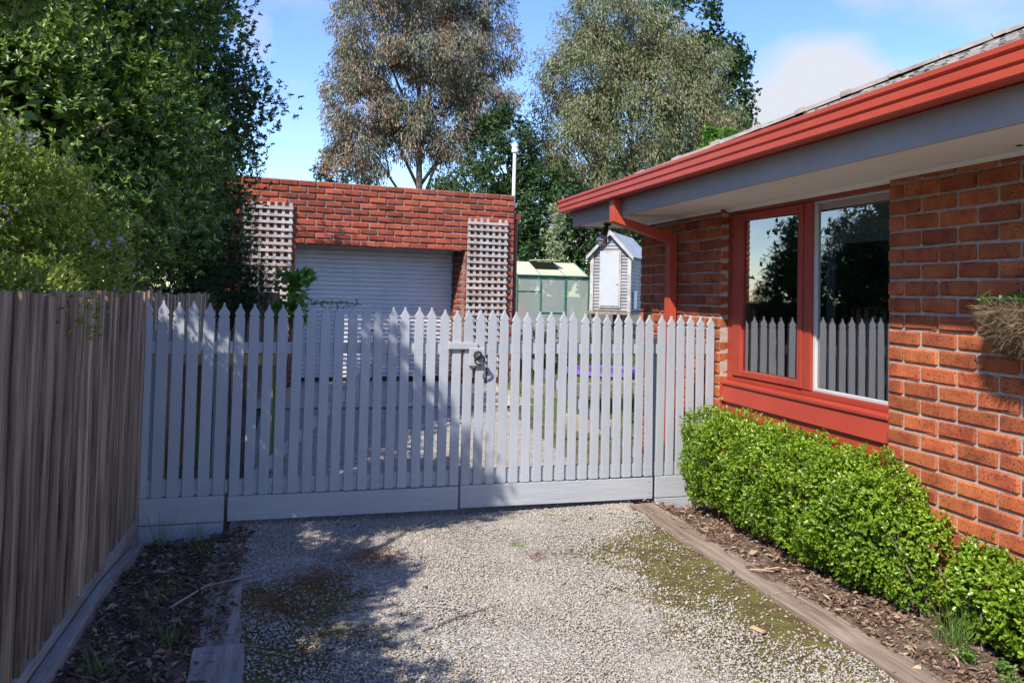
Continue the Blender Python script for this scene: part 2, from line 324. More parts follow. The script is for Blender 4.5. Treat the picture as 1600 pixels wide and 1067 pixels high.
right = op('MULTIPLY', band(sx.outputs[0], 1.25, 2.1, 2.9, 3.0), band(sx.outputs[1], 2.2, 3.2, 4.6, 5.4))
left = op('MULTIPLY', band(sx.outputs[0], -.6, -.2, .1, .75), band(sx.outputs[1], 1.0, 2.0, 4.2, 5.0))
mm = op('ADD', op('MULTIPLY', op('MAXIMUM', right, op('MULTIPLY', left, .62)), .80), noise(3.2, 9.))
mm = op('ADD', mm, op('MULTIPLY', op('SUBTRACT', noise(30, 5.), .5), .75))
mrm = N(t, 'ShaderNodeMapRange'); mrm.inputs['From Min'].default_value = .74; mrm.inputs['From Max'].default_value = .93; t.links.new(mm, mrm.inputs['Value'])
mossr = N(t, 'ShaderNodeValToRGB'); mossr.color_ramp.elements[0].color = (.115, .075, .035, 1); mossr.color_ramp.elements[1].color = (.15, .145, .035, 1); mossr.color_ramp.elements[0].position = .4; mossr.color_ramp.elements[1].position = .62
t.links.new(noise(9, 5.), mossr.inputs['Fac'])
mx1 = N(t, 'ShaderNodeMixRGB'); t.links.new(mrm.outputs[0], mx1.inputs['Fac']); t.links.new(rp.outputs['Color'], mx1.inputs['Color1']); t.links.new(mossr.outputs['Color'], mx1.inputs['Color2'])
far = band(sx.outputs[1], 4.2, 5.3, 7, 8)
rust = op('ADD', op('MULTIPLY', far, .13), noise(4.3, 7.))
mr2 = N(t, 'ShaderNodeMapRange'); mr2.inputs['From Min'].default_value = .70; mr2.inputs['From Max'].default_value = .80; mr2.inputs['To Max'].default_value = .8; t.links.new(rust, mr2.inputs['Value'])
mx2 = N(t, 'ShaderNodeMixRGB'); mx2.inputs['Color2'].default_value = (.30, .15, .075, 1); t.links.new(mr2.outputs[0], mx2.inputs['Fac']); t.links.new(mx1.outputs['Color'], mx2.inputs['Color1'])
t.links.new(mx2.outputs['Color'], pb.inputs['Base Color'])
bpn = N(t, 'ShaderNodeBump'); bpn.inputs['Strength'].default_value = .9; bpn.inputs['Distance'].default_value = .012; bpn.invert = True; t.links.new(vo.outputs['Distance'], bpn.inputs['Height']); t.links.new(bpn.outputs[0], pb.inputs['Normal'])
sheet('driveway', np.arange(-.42, 2.41, .05), np.arange(-1.0, 12.0, .06), .0, gm, wob=.004)

def scatter_stones(n):
    """loose crushed stones lying on the drive"""
    X = rng.uniform(-.38, 2.34, n*2); Y = 1.8+rng.random(n*2)**1.25*4.6
    wv = .22*np.sin(X*5.1+Y*2.3)+.18*np.sin(X*9.7-Y*6.1+1)+.12*np.sin(X*17+Y*14)
    sm = lambda a, b, v: np.clip((v-a)/(b-a), 0, 1)
    moss = np.clip(np.maximum(sm(1.4, 2.1, X+wv)*sm(2.6, 3.4, Y)*sm(5.3, 4.6, Y+wv), .75*sm(.55, -.1, X+wv)*sm(4.9, 4.2, Y+wv)), 0, 1)*rng.uniform(.6, 1.1, n*2)
    p = np.clip(1-1.25*moss, .05, 1.0)*(.35+.65*(np.sin(X*2.9+1.3*np.sin(Y*1.7))*np.cos(Y*2.3+X) > -.35)); k = rng.random(n*2) < p; X = X[k][:n]; Y = Y[k][:n]; n = len(X)
    base = np.array([(1, 0, 0), (-1, 0, 0), (0, 1, 0), (0, -1, 0), (0, 0, 1), (0, 0, -1)], float)
    s = rng.gamma(6, .00066, n)+.0018
    V = base[None]*s[:, None, None]*rng.uniform(.6, 1.3, (n, 6, 1))+rng.normal(size=(n, 6, 3))*s[:, None, None]*.22
    a = rng.uniform(0, 6.28, n); c, sn = np.cos(a)[:, None], np.sin(a)[:, None]
    V = np.stack([V[..., 0]*c-V[..., 1]*sn, V[..., 0]*sn+V[..., 1]*c, V[..., 2]*.7], -1)
    V += np.stack([X, Y, gz(X, Y)+s*.35+.002], 1)[:, None]
    f = np.array([(0, 2, 4), (2, 1, 4), (1, 3, 4), (3, 0, 4), (2, 0, 5), (1, 2, 5), (3, 1, 5), (0, 3, 5)]).ravel()
    lp = (f[None]+np.arange(n)[:, None]*6).ravel()
    return raw_mesh('gravel', V.reshape(-1, 3), lp, np.full(n*8, 3), np.repeat(rng.random(n), 6))
stone_m = ML('gravel_stone', [(.23, .21, .185), (.31, .285, .25), (.36, .33, .29), (.36, .30, .23), (.40, .375, .335), (.45, .425, .39)], rough=.9, trans=0, spec=.2)
tag(obj('gravel', scatter_stones(105000), stone_m), 'pale grey crushed gravel lying over the driveway', 'gravel', kind='stuff')

# garden beds
def bed(name, xs, ys, dz): return sheet(name, xs, ys, dz, soil_m, wob=.012)
bed('garden_bed', np.arange(2.42, 3.06, .045), np.arange(.6, 5.62, .06), .012)
bed('soil_strip', np.arange(-.92, -.36, .045), np.arange(.8, 5.46, .06), .004)
grass_ground_m = M('lawn_earth', (.06, .07, .02), (.16, .13, .07), scale=2.2, rough=1., bump=.8, bscale=40, detail=8, c3=(.09, .10, .03))
sheet('lawn', np.arange(2.55, 14, .3), np.arange(7.9, 24, .3), .004, grass_ground_m)
path_m = M('concrete_apron', (.36, .31, .24), (.48, .43, .35), scale=4, rough=.95, bump=.3, bscale=60)
sheet('concrete_apron', np.arange(-.5, 3.0, .25), np.arange(9.6, 11.9, .2), .016, path_m)

# ------------------------------------------------------------------ bricks
def brick_variants(name, L, H, Dp, n, mat, bev, jit, tri=0):
    out = []
    for i in range(n):
        b = MB().box((0, 0, 0), (L, Dp, H)); me = b.mesh(name, bevel=bev)
        r = np.random.default_rng(100+i); co = np.empty(len(me.vertices)*3, np.float32); me.vertices.foreach_get('co', co); co = co.reshape(-1, 3)
        co += r.normal(size=co.shape)*jit*np.array([1, .7, 1.]); me.vertices.foreach_set('co', co.ravel()); me.materials.append(mat); me.update(); out.append(me)
    return out
J = .0135
hb_s = brick_variants('brick', BL-J, CO-J, .11, 8, brick_house_m, .0085, .0017)
hb_h = brick_variants('brick', BL/2-J, CO-J, .11, 5, brick_house_m, .0085, .0017)
gb_s = brick_variants('brick', BL-J, CO-J, .11, 7, brick_garage_m, .012, .0024)
gb_h = brick_variants('brick', BL/2-J, CO-J, .11, 4, brick_garage_m, .012, .0024)
def join_bricks(items, name, mat, parent):
    V = []; lp = []; sz = []; off = 0
    for me, mw in items:
        co = np.empty(len(me.vertices)*3, np.float32); me.vertices.foreach_get('co', co); co = co.reshape(-1, 3)@np.array(mw.to_3x3()).T+np.array(mw.translation); V.append(co)
        li = np.empty(len(me.loops), np.int32); me.loops.foreach_get('vertex_index', li); lp.append(li+off); off += len(co); sz += [p.loop_total for p in me.polygons]
    o = obj(name, raw_mesh(name, np.concatenate(V), np.concatenate(lp), np.array(sz)), mat, parent); o['kind'] = 'stuff'; return o
def fill_row(s0, s1, phase, z, place):
    """stretcher course between s0 and s1, joints at phase + k*BL"""
    k = math.floor((s0-phase)/BL-1e-6); s = phase+k*BL
    while s < s1-.02:
        a = max(s, s0); b = min(s+BL, s1)
        if b-a > .04: place(a, b, z)
        s += BL

house = thing('brick_house', 'red brick house with tiled hip roof, red gutter and large window', 'house', (4.5, 4.5, 0))
hw = MB()
hw.box((W+.0115, .5, -.3), (W+.24, YP-.007, 2.30)); hw.box((W+.0115, YJ+.007, -.3), (W+.24, YL-.006, 2.30))
hw.box((W+.2, YL-.24, -.3), (9., YL-.008, 2.30)); hw.box((W+.03, YP-.05, -.3), (W+.24, YJ+.05, .86)); hw.box((W+.08, YP-.02, 2.19), (W+.24, YJ+.02, 2.31))
hwall = hw.build('wall', mortar_m, house); hwall['label'] = 'grey mortar body of the brick wall'
rest = []; cnt = 0
def house_brick(a, b, z):
    global cnt
    ln = b-a; lib = hb_s if ln > .2 else hb_h; me = rnd.choice(lib); full = (BL if ln > .2 else BL/2)
    mw = Matrix.Translation((W+rnd.uniform(-.003, .002), -a-J/2+0, z+J/2+rnd.uniform(-.001, .001))) @ Matrix.Rotation(-math.pi/2, 4, 'Z') @ Matrix.Rotation(rnd.gauss(0, .004), 4, 'Y') @ Matrix.Diagonal(((ln-J)/(full-J), 1, 1, 1))
    if z < .13 or a > -2.25: rest.append((me, mw))
    else: obj('brick', me, None, hwall, mw); cnt += 1
# along the wall s = -Y, so that it grows towards the street
for i in range(0, 26):
    z = Z8-(i+1-8)*CO
    ph = -YP+(.12 if i % 2 == 0 else 0)
    fill_row(-YP, -.7, ph, z, house_brick)
    ph2 = -YJ+(.12 if i % 2 == 0 else 0)
    fill_row(-YL, -YJ, ph2, z, house_brick)
join_bricks(rest, 'lower_bricks', brick_house_m, hwall)
for i in range(-1, 0):
    z = Z8-(i+1-8)*CO
    fill_row(-YP, -2.2, -YP, z, house_brick); fill_row(-YL, -YJ, -YJ, z, house_brick)

# window: s along -Y
win = MB(); FX = 3.105; PANE = math.radians(2.7)   # sash glass turned slightly to steer its reflection off the garage lattice
def wbox(y0, y1, z0, z1, x0=FX, x1=FX+.075, b=None): (b or win).box((x0, min(y0, y1), z0), (x1, max(y0, y1), z1))
wy0, wy1, wz0, wz1 = YJ-.004, YP+.002, .905, 2.18
wbox(wy0, wy0-.085, wz0, wz1); wbox(wy1, wy1+.05, wz0, wz1); wbox(wy0-.086, wy1+.051, wz1-.045, wz1, FX+.002); wbox(wy0-.086, wy1+.051, wz0, wz0+.035, FX+.002)
wbox(4.60, 4.515, wz0+.036, wz1-.046, FX-.004)
wfr = win.build('window', winred_m, house, bevel=.004); wfr['label'] = 'red timber window with an opening sash beside a fixed pane'
sash = MB(); SX = FX-.012
wbox(wy0-.088, wy0-.205, wz0+.038, wz1-.048, SX, SX+.05, sash); wbox(4.603, 4.655, wz0+.038, wz1-.048, SX, SX+.05, sash)
wbox(wy0-.207, 4.657, wz1-.1, wz1-.049, SX+.002, SX+.05, sash); wbox(wy0-.207, 4.657, wz0+.039, wz0+.085, SX+.002, SX+.05, sash)
sash.build('sash', winred_m, wfr, bevel=.005)
gl = bpy.data.materials.new('window_glass'); gl.use_nodes = True; t = gl.node_tree; t.nodes.clear()
fo = N(t, 'ShaderNodeOutputMaterial'); fr_ = N(t, 'ShaderNodeFresnel'); fr_.inputs['IOR'].default_value = 1.75; gls = N(t, 'ShaderNodeBsdfGlossy'); gls.inputs['Roughness'].default_value = .0; gls.inputs['Color'].default_value = (1, 1, 1, 1)
trn = N(t, 'ShaderNodeBsdfTransparent'); trn.inputs['Color'].default_value = (.82, .86, .85, 1); mxs = N(t, 'ShaderNodeMixShader'); mu = N(t, 'ShaderNodeMath', operation='MULTIPLY'); mu.inputs[1].default_value = 3.2; mu.use_clamp = True
t.links.new(fr_.outputs[0], mu.inputs[0]); t.links.new(mu.outputs[0], mxs.inputs[0]); t.links.new(trn.outputs[0], mxs.inputs[1]); t.links.new(gls.outputs[0], mxs.inputs[2]); t.links.new(mxs.outputs[0], fo.inputs['Surface'])
def pane(name, y0, y1, z0, z1, x, par):
    return obj(name, mesh(name, [(x, y0, z0), (x, y1, z0), (x, y1, z1), (x, y0, z1)], [(0, 1, 2, 3)]), gl, par)
pn = pane('pane', wy0-.19, 4.64, wz0+.07, wz1-.08, 0, wfr); pn.matrix_basis = Matrix.Translation((FX+.03, 5.01, 0)) @ Matrix.Rotation(PANE, 4, 'Z') @ Matrix.Translation((0, -5.01, 0)); pane('pane', 4.53, wy1+.04, wz0+.02, wz1-.03, FX+.03, wfr)
al = MB(); ax0, ax1 = FX+.012, FX+.05
wbox(4.514, 4.490, wz0+.036, wz1-.046, ax0, ax1, al); wbox(4.489, wy1+.052, wz0+.036, wz0+.056, ax0, ax1, al); wbox(4.489, wy1+.052, wz1-.062, wz1-.047, ax0, ax1, al)
al.build('inner_frame', M('frame_aluminium', (.42, .42, .42), (.48, .48, .48), scale=3, rough=.5), wfr, bevel=.002)
sl = MB(); sl.extrude([(-.055, .872), (-.055, .893), (-.045, .901), (.085, .912), (.085, .872)], (FX, wy0+.002, 0), (FX, wy1-.001, 0), lambda u, w: (u, 0, w)); sl.build('sill', winred_m, wfr, bevel=.003)
for k in range(6):
    zt = .871 if k == 0 else .758-.155*(k-1); hb_ = .118 if k == 0 else .160; bd = MB(); bd.extrude([(3.036, zt-hb_), (3.066, zt), (3.082, zt), (3.058, zt-hb_)], (0, wy0-.026, 0), (0, wy1, 0), lambda u, w: (u, 0, w)); bd.build('weatherboard', winred_m, house)
ed = MB(); ed.box((3.046, wy0-.024, -.1), (3.09, wy0, .872)); ed.build('corner_strip', winred_m, house, bevel=.002)
room = MB(); dark_m = M('room_wall', (.36, .355, .35), (.42, .415, .41), rough=.9)
rx0, rx1, ry0, ry1 = W+.25, 6.6, .6, 6.8
room.add([(rx0, ry0, .1), (rx1, ry0, .1), (rx1, ry1, .1), (rx0, ry1, .1), (rx0, ry0, 2.3), (rx1, ry0, 2.3), (rx1, ry1, 2.3), (rx0, ry1, 2.3)], [(0, 1, 2, 3), (7, 6, 5, 4), (0, 4, 5, 1), (1, 5, 6, 2), (2, 6, 7, 3)])
room.build('interior_wall', dark_m, house)
cur_m = M('curtain_cloth', (.52, .52, .51), (.6, .6, .59), scale=3, rough=.9)
def curtain(y0, y1, amp=.014):
    n = 22; V = []; Fs = []
    for i in range(n+1):
        y = y0+(y1-y0)*i/n; x = W+.16+amp*math.sin(i*1.6)
        V += [(x, y, .9), (x, y, 2.18)]
    for i in range(n): Fs.append((2*i, 2*i+2, 2*i+3, 2*i+1))
    return obj('curtain', mesh('curtain', V, Fs, True), cur_m, house)
curtain(5.53, 5.37); curtain(4.50, 4.40)
rb = MB(); rb.box((W+.15, 3.78, 1.86), (W+.165, 4.46, 2.17)); rb.build('roller_blind', cur_m, house)

# eaves, gutter, roof
XF, YF = 2.525, 7.56
so = MB(); so.box((XF+.02, .3, SOF), (W+.20, YF-.02, SOF+.02)); so.box((W+.21, YL-.002, SOF), (9, YF-.02, SOF+.02)); so.build('soffit', soffit_m, house)
qd = MB(); qd.extrude([(0, 0), (-.022, 0), (-.016, -.012), (0, -.02)], (W-.002, .5, SOF-.001), (W-.002, YP-.0, SOF-.001), lambda u, w: (u, 0, w)); qd.extrude([(0, 0), (-.03, 0), (-.02, -.014), (0, -.024)], (FX-.001, YP+.0, SOF-.001), (FX-.001, YJ, SOF-.001), lambda u, w: (u, 0, w)); qd.extrude([(0, 0), (-.022, 0), (-.016, -.012), (0, -.02)], (W-.002, YJ+.001, SOF-.001), (W-.002, YL, SOF-.001), lambda u, w: (u, 0, w)); qd.build('cornice_strip', soffit_m, house)
fa = MB(); fa.box((XF, .3, SOF-.012), (XF+.019, YF, 2.36)); fa.box((XF+.0195, YF-.019, SOF-.012), (9, YF, 2.36)); fa.build('fascia', fascia_m, house, bevel=.002)
GT = [(0, .0), (-.105, .0), (-.112, .006), (-.112, .034), (-.104, .040), (-.104, .046), (-.116, .052), (-.116, .082), (-.108, .088), (-.108, .094), (-.120, .102), (-.120, .122), (-.112, .126), (-.106, .122), (-.106, .014), (-.003, .014), (-.003, .122), (0, .122)]
gut = MB(); gz0 = 2.314
n = len(GT); V = []
for (px, py, mit) in ((XF-.001, .3, 0), (XF-.001, YF+.001, 1)):
    for u, w in GT: V.append((px+u, py-(u if mit else 0), gz0+w))
for u, w in GT: V.append((9.0, YF+.001-u, gz0+w))
Fs = []
for s_ in range(2):
    for i in range(n): Fs.append((s_*n+i, s_*n+(i+1) % n, (s_+1)*n+(i+1) % n, (s_+1)*n+i))
Fs += [tuple(range(n)), tuple(range(3*n-1, 2*n-1, -1))]
gut.add(V, Fs); gutter = gut.build('gutter', red_m, house)
SL = .444
rs = MB(); ex, ey, ez = 2.47, YF+.045, 2.338; ap = 3.0
rs.add([(ex+.02, -.6, ez-.03), (ex+.02, ey-.02, ez-.03), (ex+ap, ey-ap, ez-.03+ap*SL), (ex+ap, -.6, ez-.03+ap*SL), (9.6, ey-.02, ez-.03), (9.6-ap, ey-ap, ez-.03+ap*SL)], [(0, 1, 2, 3), (1, 4, 5, 2)])
roof = rs.build('roof', M('roof_lining', (.05, .045, .04), (.07, .06, .055), rough=1.), house)
TWd, TLn = .30, .335
def tile_mesh(i):
    r = np.random.default_rng(i); prof = [(0, .006), (.03, .004), (.055, .016), (.085, .042), (.115, .042), (.145, .018), (.17, .003), (.2, .018), (.23, .042), (.26, .040), (.285, .014), (.302, .006)]
    V = []; k = len(prof)
    for e, dz in ((-.03, 0), (TLn+.045, -.012)):
        for u, w in prof: V.append((e, u, w+dz+.012+r.normal()*.0008)); 
        for u, w in prof: V.append((e, u, w+dz-.006))
    Fs = []
    for q in range(k-1):
        Fs += [(q, q+1, 2*k+q+1, 2*k+q), (k+q, 3*k+q, 3*k+q+1, k+q+1), (q, k+q, k+q+1, q+1)]
    Fs += [(0, 2*k, 3*k, k), (k-1, 2*k-1, 4*k-1, 3*k-1)]
    b = MB(); b.add(V, Fs); me = b.mesh('roof_tile'); me.materials.append(tile_m); return me
tiles = [tile_mesh(i) for i in range(4)]
ang = math.atan(SL); ca = math.cos(ang)
for c in range(9):
    x0 = ex+c*TLn*ca; z0 = ez+c*TLn*ca*SL
    for k in range(30):
        y0 = 7.56-.30*(k+1)-(.15 if c % 2 else 0)
        if y0 < 1.2 or y0+.15 > ey-(x0-ex)-.02: continue
        mw = Matrix.Translation((x0, y0, z0+rnd.uniform(-.003, .003))) @ Matrix.Rotation(-ang, 4, 'Y') @ Matrix.Rotation(rnd.gauss(0, .006), 4, 'Z')
        obj('roof_tile', rnd.choice(tiles), None, roof, mw)
def hip_mesh(i):
    V = []; k = 8
    for e, r0, h in ((0, .122, .062), (.075, .124, .066), (.085, .108, .055), (.43, .104, .05)):
        for q in range(k+1):
            a = math.pi*q/k; V.append((e, math.cos(a)*r0, math.sin(a)*h+.0)); 
    Fs = [(s*(k+1)+q, s*(k+1)+q+1, (s+1)*(k+1)+q+1, (s+1)*(k+1)+q) for s in range(3) for q in range(k)]
    Fs += [tuple(range(k+1)), tuple(3*(k+1)+q for q in range(k, -1, -1))]
    me = mesh('hip_cap', V, Fs); me.materials.append(hip_m); return me
hipm = hip_mesh(0); hd = Vector((1, -1, SL)).normalized(); hl = .375
side = Vector((0, 0, 1)).cross(hd).normalized(); upv = hd.cross(side)
basis = Matrix(((hd.x, side.x, upv.x), (hd.y, side.y, upv.y), (hd.z, side.z, upv.z))).to_4x4()
for k in range(11):
    p = Vector((ex+.03, ey-.03, ez+.048))+hd*(k*hl)
    obj('hip_cap', hipm, None, roof, Matrix.Translation(p+upv*rnd.uniform(-.004, .006)) @ basis @ Matrix.Rotation(rnd.gauss(0, .02), 4, 'X'))
dp = MB()
def sqpipe(b, pts, hx, hy):
    V = []; n = len(pts)
    for p in pts: V += [(p[0]-hx, p[1]-hy, p[2]), (p[0]+hx, p[1]-hy, p[2]), (p[0]+hx, p[1]+hy, p[2]), (p[0]-hx, p[1]+hy, p[2])]
    Fs = [(0, 1, 2, 3), tuple(4*(n-1)+q for q in (3, 2, 1, 0))]
    for i in range(n-1):
        for q in range(4): Fs.append((4*i+q, 4*i+(q+1) % 4, 4*i+4+(q+1) % 4, 4*i+4+q))
    b.add(V, Fs)
dy0 = 6.33
sqpipe(dp, [(2.485, dy0, 2.318), (2.485, dy0, 2.165)], .032, .05)
V = [(2.453, dy0-.0495, 2.165), (2.453, dy0+.0495, 2.165), (2.517, dy0+.0495, 2.165), (2.517, dy0-.0495, 2.165), (2.453, dy0-.0495, 2.125), (2.453, dy0+.0495, 2.125), (2.97, dy0+.0495, 2.035), (2.97, dy0-.0495, 2.035), (3.028, dy0+.0495, 1.965), (3.028, dy0-.0495, 1.965), (2.965, dy0+.0495, 1.965), (2.965, dy0-.0495, 1.965), (3.028, dy0+.0495, 2.035), (3.028, dy0-.0495, 2.035)]
dp.add(V, [(0, 4, 5, 1), (4, 11, 10, 5), (3, 2, 12, 13), (13, 12, 8, 9), (0, 3, 13, 9, 11, 4), (1, 5, 10, 8, 12, 2)])
sqpipe(dp, [(2.9965, dy0, 1.965), (2.9965, dy0, .02)], .0315, .0495)
dpo = dp.build('downpipe', red_m, house, bevel=.0015)
for z in (1.75, .9): b = MB(); b.box((2.96, dy0-.054, z), (3.04, dy0+.054, z+.03)); b.build('bracket', red_m, dpo)
vb = MB(); vb.tube([(2.925, 2.80, SOF-.004), (2.925, 2.80, SOF+.01)], .014, 12); vb.build('soffit_plug', M('dark_green_plastic', (.02, .035, .02), rough=.5), house)

# ------------------------------------------------------------------ garage
garage = thing('brick_garage', 'red brick garage with grey roller door behind the white gates', 'garage', gar(1.2, 0, .2))
S0, S1, OP0, OP1, LT = -.96, 3.12, .0, 2.36, GZ-10*CO
def gbox(b, s0, s1, d0, d1, z0, z1): return b.box((s0, d0, z0), (s1, d1, z1), T=gar)
gw = MB(); gbox(gw, S0+.01, S1-.008, .018, .22, LT+.008, GZ-.004); gbox(gw, S0+.01, OP0-.008, .018, .70, 0, LT+.007); gbox(gw, OP1+.008, S1-.008, .018, .70, 0, LT+.007)
gbox(gw, S1-.22, S1-.01, .705, 6, 0, GZ-.12); gbox(gw, S0+.01, S0+.2, .705, 6, 0, GZ-.12); gbox(gw, S0+.2, S1-.22, 5.8, 6, 0, GZ-.12)
gwall = gw.build('wall', gmortar_m, garage)
grest = []
def garage_brick(a, b, z):
    ln = b-a; lib = gb_s if ln > .2 else gb_h; me = rnd.choice(lib); full = BL if ln > .2 else BL/2
    mw = Matrix.Translation(gar(a+J/2, rnd.uniform(-.005, .003), z+J/2+rnd.uniform(-.0015, .0015))) @ Matrix.Rotation(GA, 4, 'Z') @ Matrix.Rotation(rnd.gauss(0, .006), 4, 'Y') @ Matrix.Diagonal(((ln-J)/(full-J), 1, 1, 1))
    if (z < 1.25 and a < 0) or z < .4: grest.append((me, mw))
    else: obj('brick', me, None, gwall, mw)
for i in range(33):
    z = GZ-(i+1)*CO; ph = 0 if i % 2 == 0 else .12
    if z < .08: break
    if i < 10: fill_row(S0, S1, ph, z, garage_brick)
    else:
        fill_row(S0, OP0, ph, z, garage_brick); fill_row(OP1, S1, OP1+(0 if i % 2 == 0 else .12), z, garage_brick)
        for q in range(3 if i % 2 else 2):      # bricks of the deep door reveal
            dd = .115+.24*q-(.0 if i % 2 else 0); L_ = .24 if dd+.24 < .70 else .70-dd
            for sgn, ss in ((1, OP1), (-1, OP0)):
                me = rnd.choice(gb_s); o = gar(ss if sgn > 0 else ss-.11, dd+J/2, z+J/2)
                mw = Matrix.Translation(gar(ss+(.0 if sgn > 0 else 0), dd+J/2, z+J/2)) @ Matrix.Rotation(GA+math.pi/2, 4, 'Z') @ Matrix.Diagonal(((L_-J)/(BL-J), -1 if sgn > 0 else 1, 1, 1))
                grest.append((me, mw))
join_bricks(grest, 'reveal_bricks', brick_garage_m, gwall)
DD = .62; dr = MB(); pitch = .062; prof = []
z = .22
while z < LT+.25: prof += [(0, z), (0, z+.040), (-.019, z+.047), (-.019, z+.055)]; z += pitch
V = []; Fs = []
for s in (OP0-.03, OP1+.03):
    for d, zz in prof: V.append(gar(s, DD+d, zz))
n = len(prof)
for i in range(n-1): Fs.append((i, n+i, n+i+1, i+1))
dr.add(V, Fs); door = dr.build('roller_door', steel_m, garage); door['label'] = 'ribbed grey steel roller door'
bb = MB(); gbox(bb, OP0+.01, OP1-.01, DD-.02, DD+.02, .225, .275); bb.build('bottom_bar', M('dark_rubber', (.03, .03, .03), rough=.8), door)
hd_ = MB(); gbox(hd_, OP0+1.12, OP1-1.02, DD-.035, DD-.012, .93, .96); hd_.build('door_handle', black_m, door, bevel=.004)
rf = MB(); gbox(rf, S0+.2, S1-.22, .23, 5.8, GZ-.35, GZ-.30); rf.build('roof', corr_m, garage)
gd = MB(); gd.tube([gar(S1+.05, .12, 2.62), gar(S1+.05, .12, .15)], .042, 8); gbox(gd, S1-.015, S1+.115, .05, .2, 2.61, 2.70); gd.build('downpipe', darkred_m, garage)
vp = thing('vent_pipe', 'slim white vent pipe with ribbed cap and blue tip on garage corner', 'pipe', gar(S1+.03, .2, 2.8))
b = MB(); b.tube([gar(S1+.03, .16, 2.78), gar(S1+.035, .16, 3.62)], .026, 10); b.build('pipe', pvc_m, vp, smooth=False)
b = MB(); c = Vector(gar(S1+.035, .16, 3.62)); b.tube([c+Vector((0, 0, h)) for h in (0, .01, .05, .055, .09, .095, .13, .14, .17)], [.034, .05, .05, .043, .043, .052, .052, .03, .012], 12); b.build('cap', pvc_m, vp)
b = MB(); b.box(tuple(c+Vector((-.05, -.012, .165))), tuple(c+Vector((.05, .012, .19)))); b.sphere(c+Vector((-.045, 0, .19)), .02, 8, 5); b.sphere(c+Vector((.045, 0, .19)), .02, 8, 5); b.build('blue_tip', M('blue_plastic', (.05, .25, .7), rough=.4), vp)
b = MB(); gbox(b, S1-.02, S1+.075, .12, .2, 2.80, 2.86); b.build('strap', pvc_m, vp)
def trellis(s0, s1, z0, z1, label, extra):
    tr = thing('trellis', label, 'trellis', gar((s0+s1)/2, -.05, z0), 'lattice panels on the garage wall'); n = 7
    for i in range(n):
        if i == 4 and extra: zt = z1-.10
        else: zt = z1-rnd.uniform(0, .02)
        s = s0+(s1-s0-.036)*i/(n-1); b = MB(); b.box((s, -.042, z0), (s+.036, -.026, zt), T=gar); b.build('upright', lattice_m, tr)
    k = int((z1-z0-.1)/.0935)
    for i in range(k):
        z = z1-.10-i*.0935; b = MB(); dz = rnd.uniform(-.006, .006)
        b.add([gar(*p) for p in ((s0-.01, -.060, z), (s1+.01, -.060, z+dz), (s1+.01, -.043, z+dz), (s0-.01, -.043, z), (s0-.01, -.060, z+.036), (s1+.01, -.060, z+.036+dz), (s1+.01, -.043, z+.036+dz), (s0-.01, -.043, z+.036))], [(0, 3, 2, 1), (4, 5, 6, 7), (0, 1, 5, 4), (1, 2, 6, 5), (2, 3, 7, 6), (3, 0, 4, 7)]); b.build('crossbar', lattice_m, tr)
    b = MB()
    for s in (s0+.1, s1-.1): b.box((s, -.025, z1-.4), (s+.04, .005, z1-.36), T=gar); b.box((s, -.025, z0+.3), (s+.04, .005, z0+.34), T=gar)
    b.build('spacer', lattice_m, tr)
trellis(2.385, 2.985, .3, 2.60, 'weathered timber lattice panel between the roller door and vent pipe', True)
trellis(-.68, -.07, .3, 2.65, 'weathered timber lattice panel half hidden by evergreen foliage', False)

# ------------------------------------------------------------------ picket fence and gates
PO = [(0, 0), (.07, .02), (.105, .09), (.12, .26), (.19, .44), (.30, .60), (.365, .68), (.345, .72), (.43, .80), (.49, .93), (.5, 1.06), (.46, 1.20), (.385, 1.29), (.385, 1.35), (.46, 1.39), (.5, 1.46)]
def picket_mesh(w, h, th=.019):
    pr = [(x*w, h-y*w) for x, y in PO]; out = [(-x, z) for x, z in pr[1:]]
    ring = [(pr[0][0], pr[0][1])]+pr[1:]+[(w/2, 0), (-w/2, 0)]+out[::-1]
    n = len(ring); V = [(x, -th/2, z) for x, z in ring]+[(x, th/2, z) for x, z in ring]
    Fs = [tuple(range(n-1, -1, -1)), tuple(range(n, 2*n))]+[(i, (i+1) % n, n+(i+1) % n, n+i) for i in range(n)]
    b = MB(); b.add(V, Fs); me = b.mesh('picket')
    bm = bmesh.new(); bm.from_mesh(me)
    ring_e = [e for e in bm.edges if abs(e.verts[0].co.y-e.verts[1].co.y) < 1e-6 and e.verts[0].co.y < 0]
    bmesh.ops.bevel(bm, geom=ring_e, offset=.0022, segments=1, affect='EDGES'); bmesh.ops.triangulate(bm, faces=[f for f in bm.faces if len(f.verts) > 4]); bm.to_mesh(me); bm.free()
    bm = bmesh.new(); bm.from_mesh(me)
    for zz in (.055, .92):
        for xx in (-.013, .014): bmesh.ops.create_icosphere(bm, subdivisions=1, radius=.0042, matrix=Matrix.Translation((xx, -th/2, zz)))
    bm.to_mesh(me); bm.free(); me.materials.append(picket_m); return me
pick_me = {w: picket_mesh(w, 1.205) for w in (.068, .062)}
def pickets(parent, X0, X1, n, w, zb):
    for i in range(n):
        X = X0+(X1-X0)*i/(n-1); ztop = 1.412-.0124*(X+.93)*.9+rnd.uniform(-.007, .007)
        p = gate(X, zb)
        obj('picket', pick_me[w], None, parent, Matrix.Translation((p[0], p[1], zb)) @ Matrix.Rotation(TA+rnd.gauss(0, .006), 4, 'Z') @ Matrix.Rotation(rnd.gauss(0, .0035), 4, 'Y') @ Matrix.Diagonal((1, 1, (ztop-zb)/1.205, 1)))
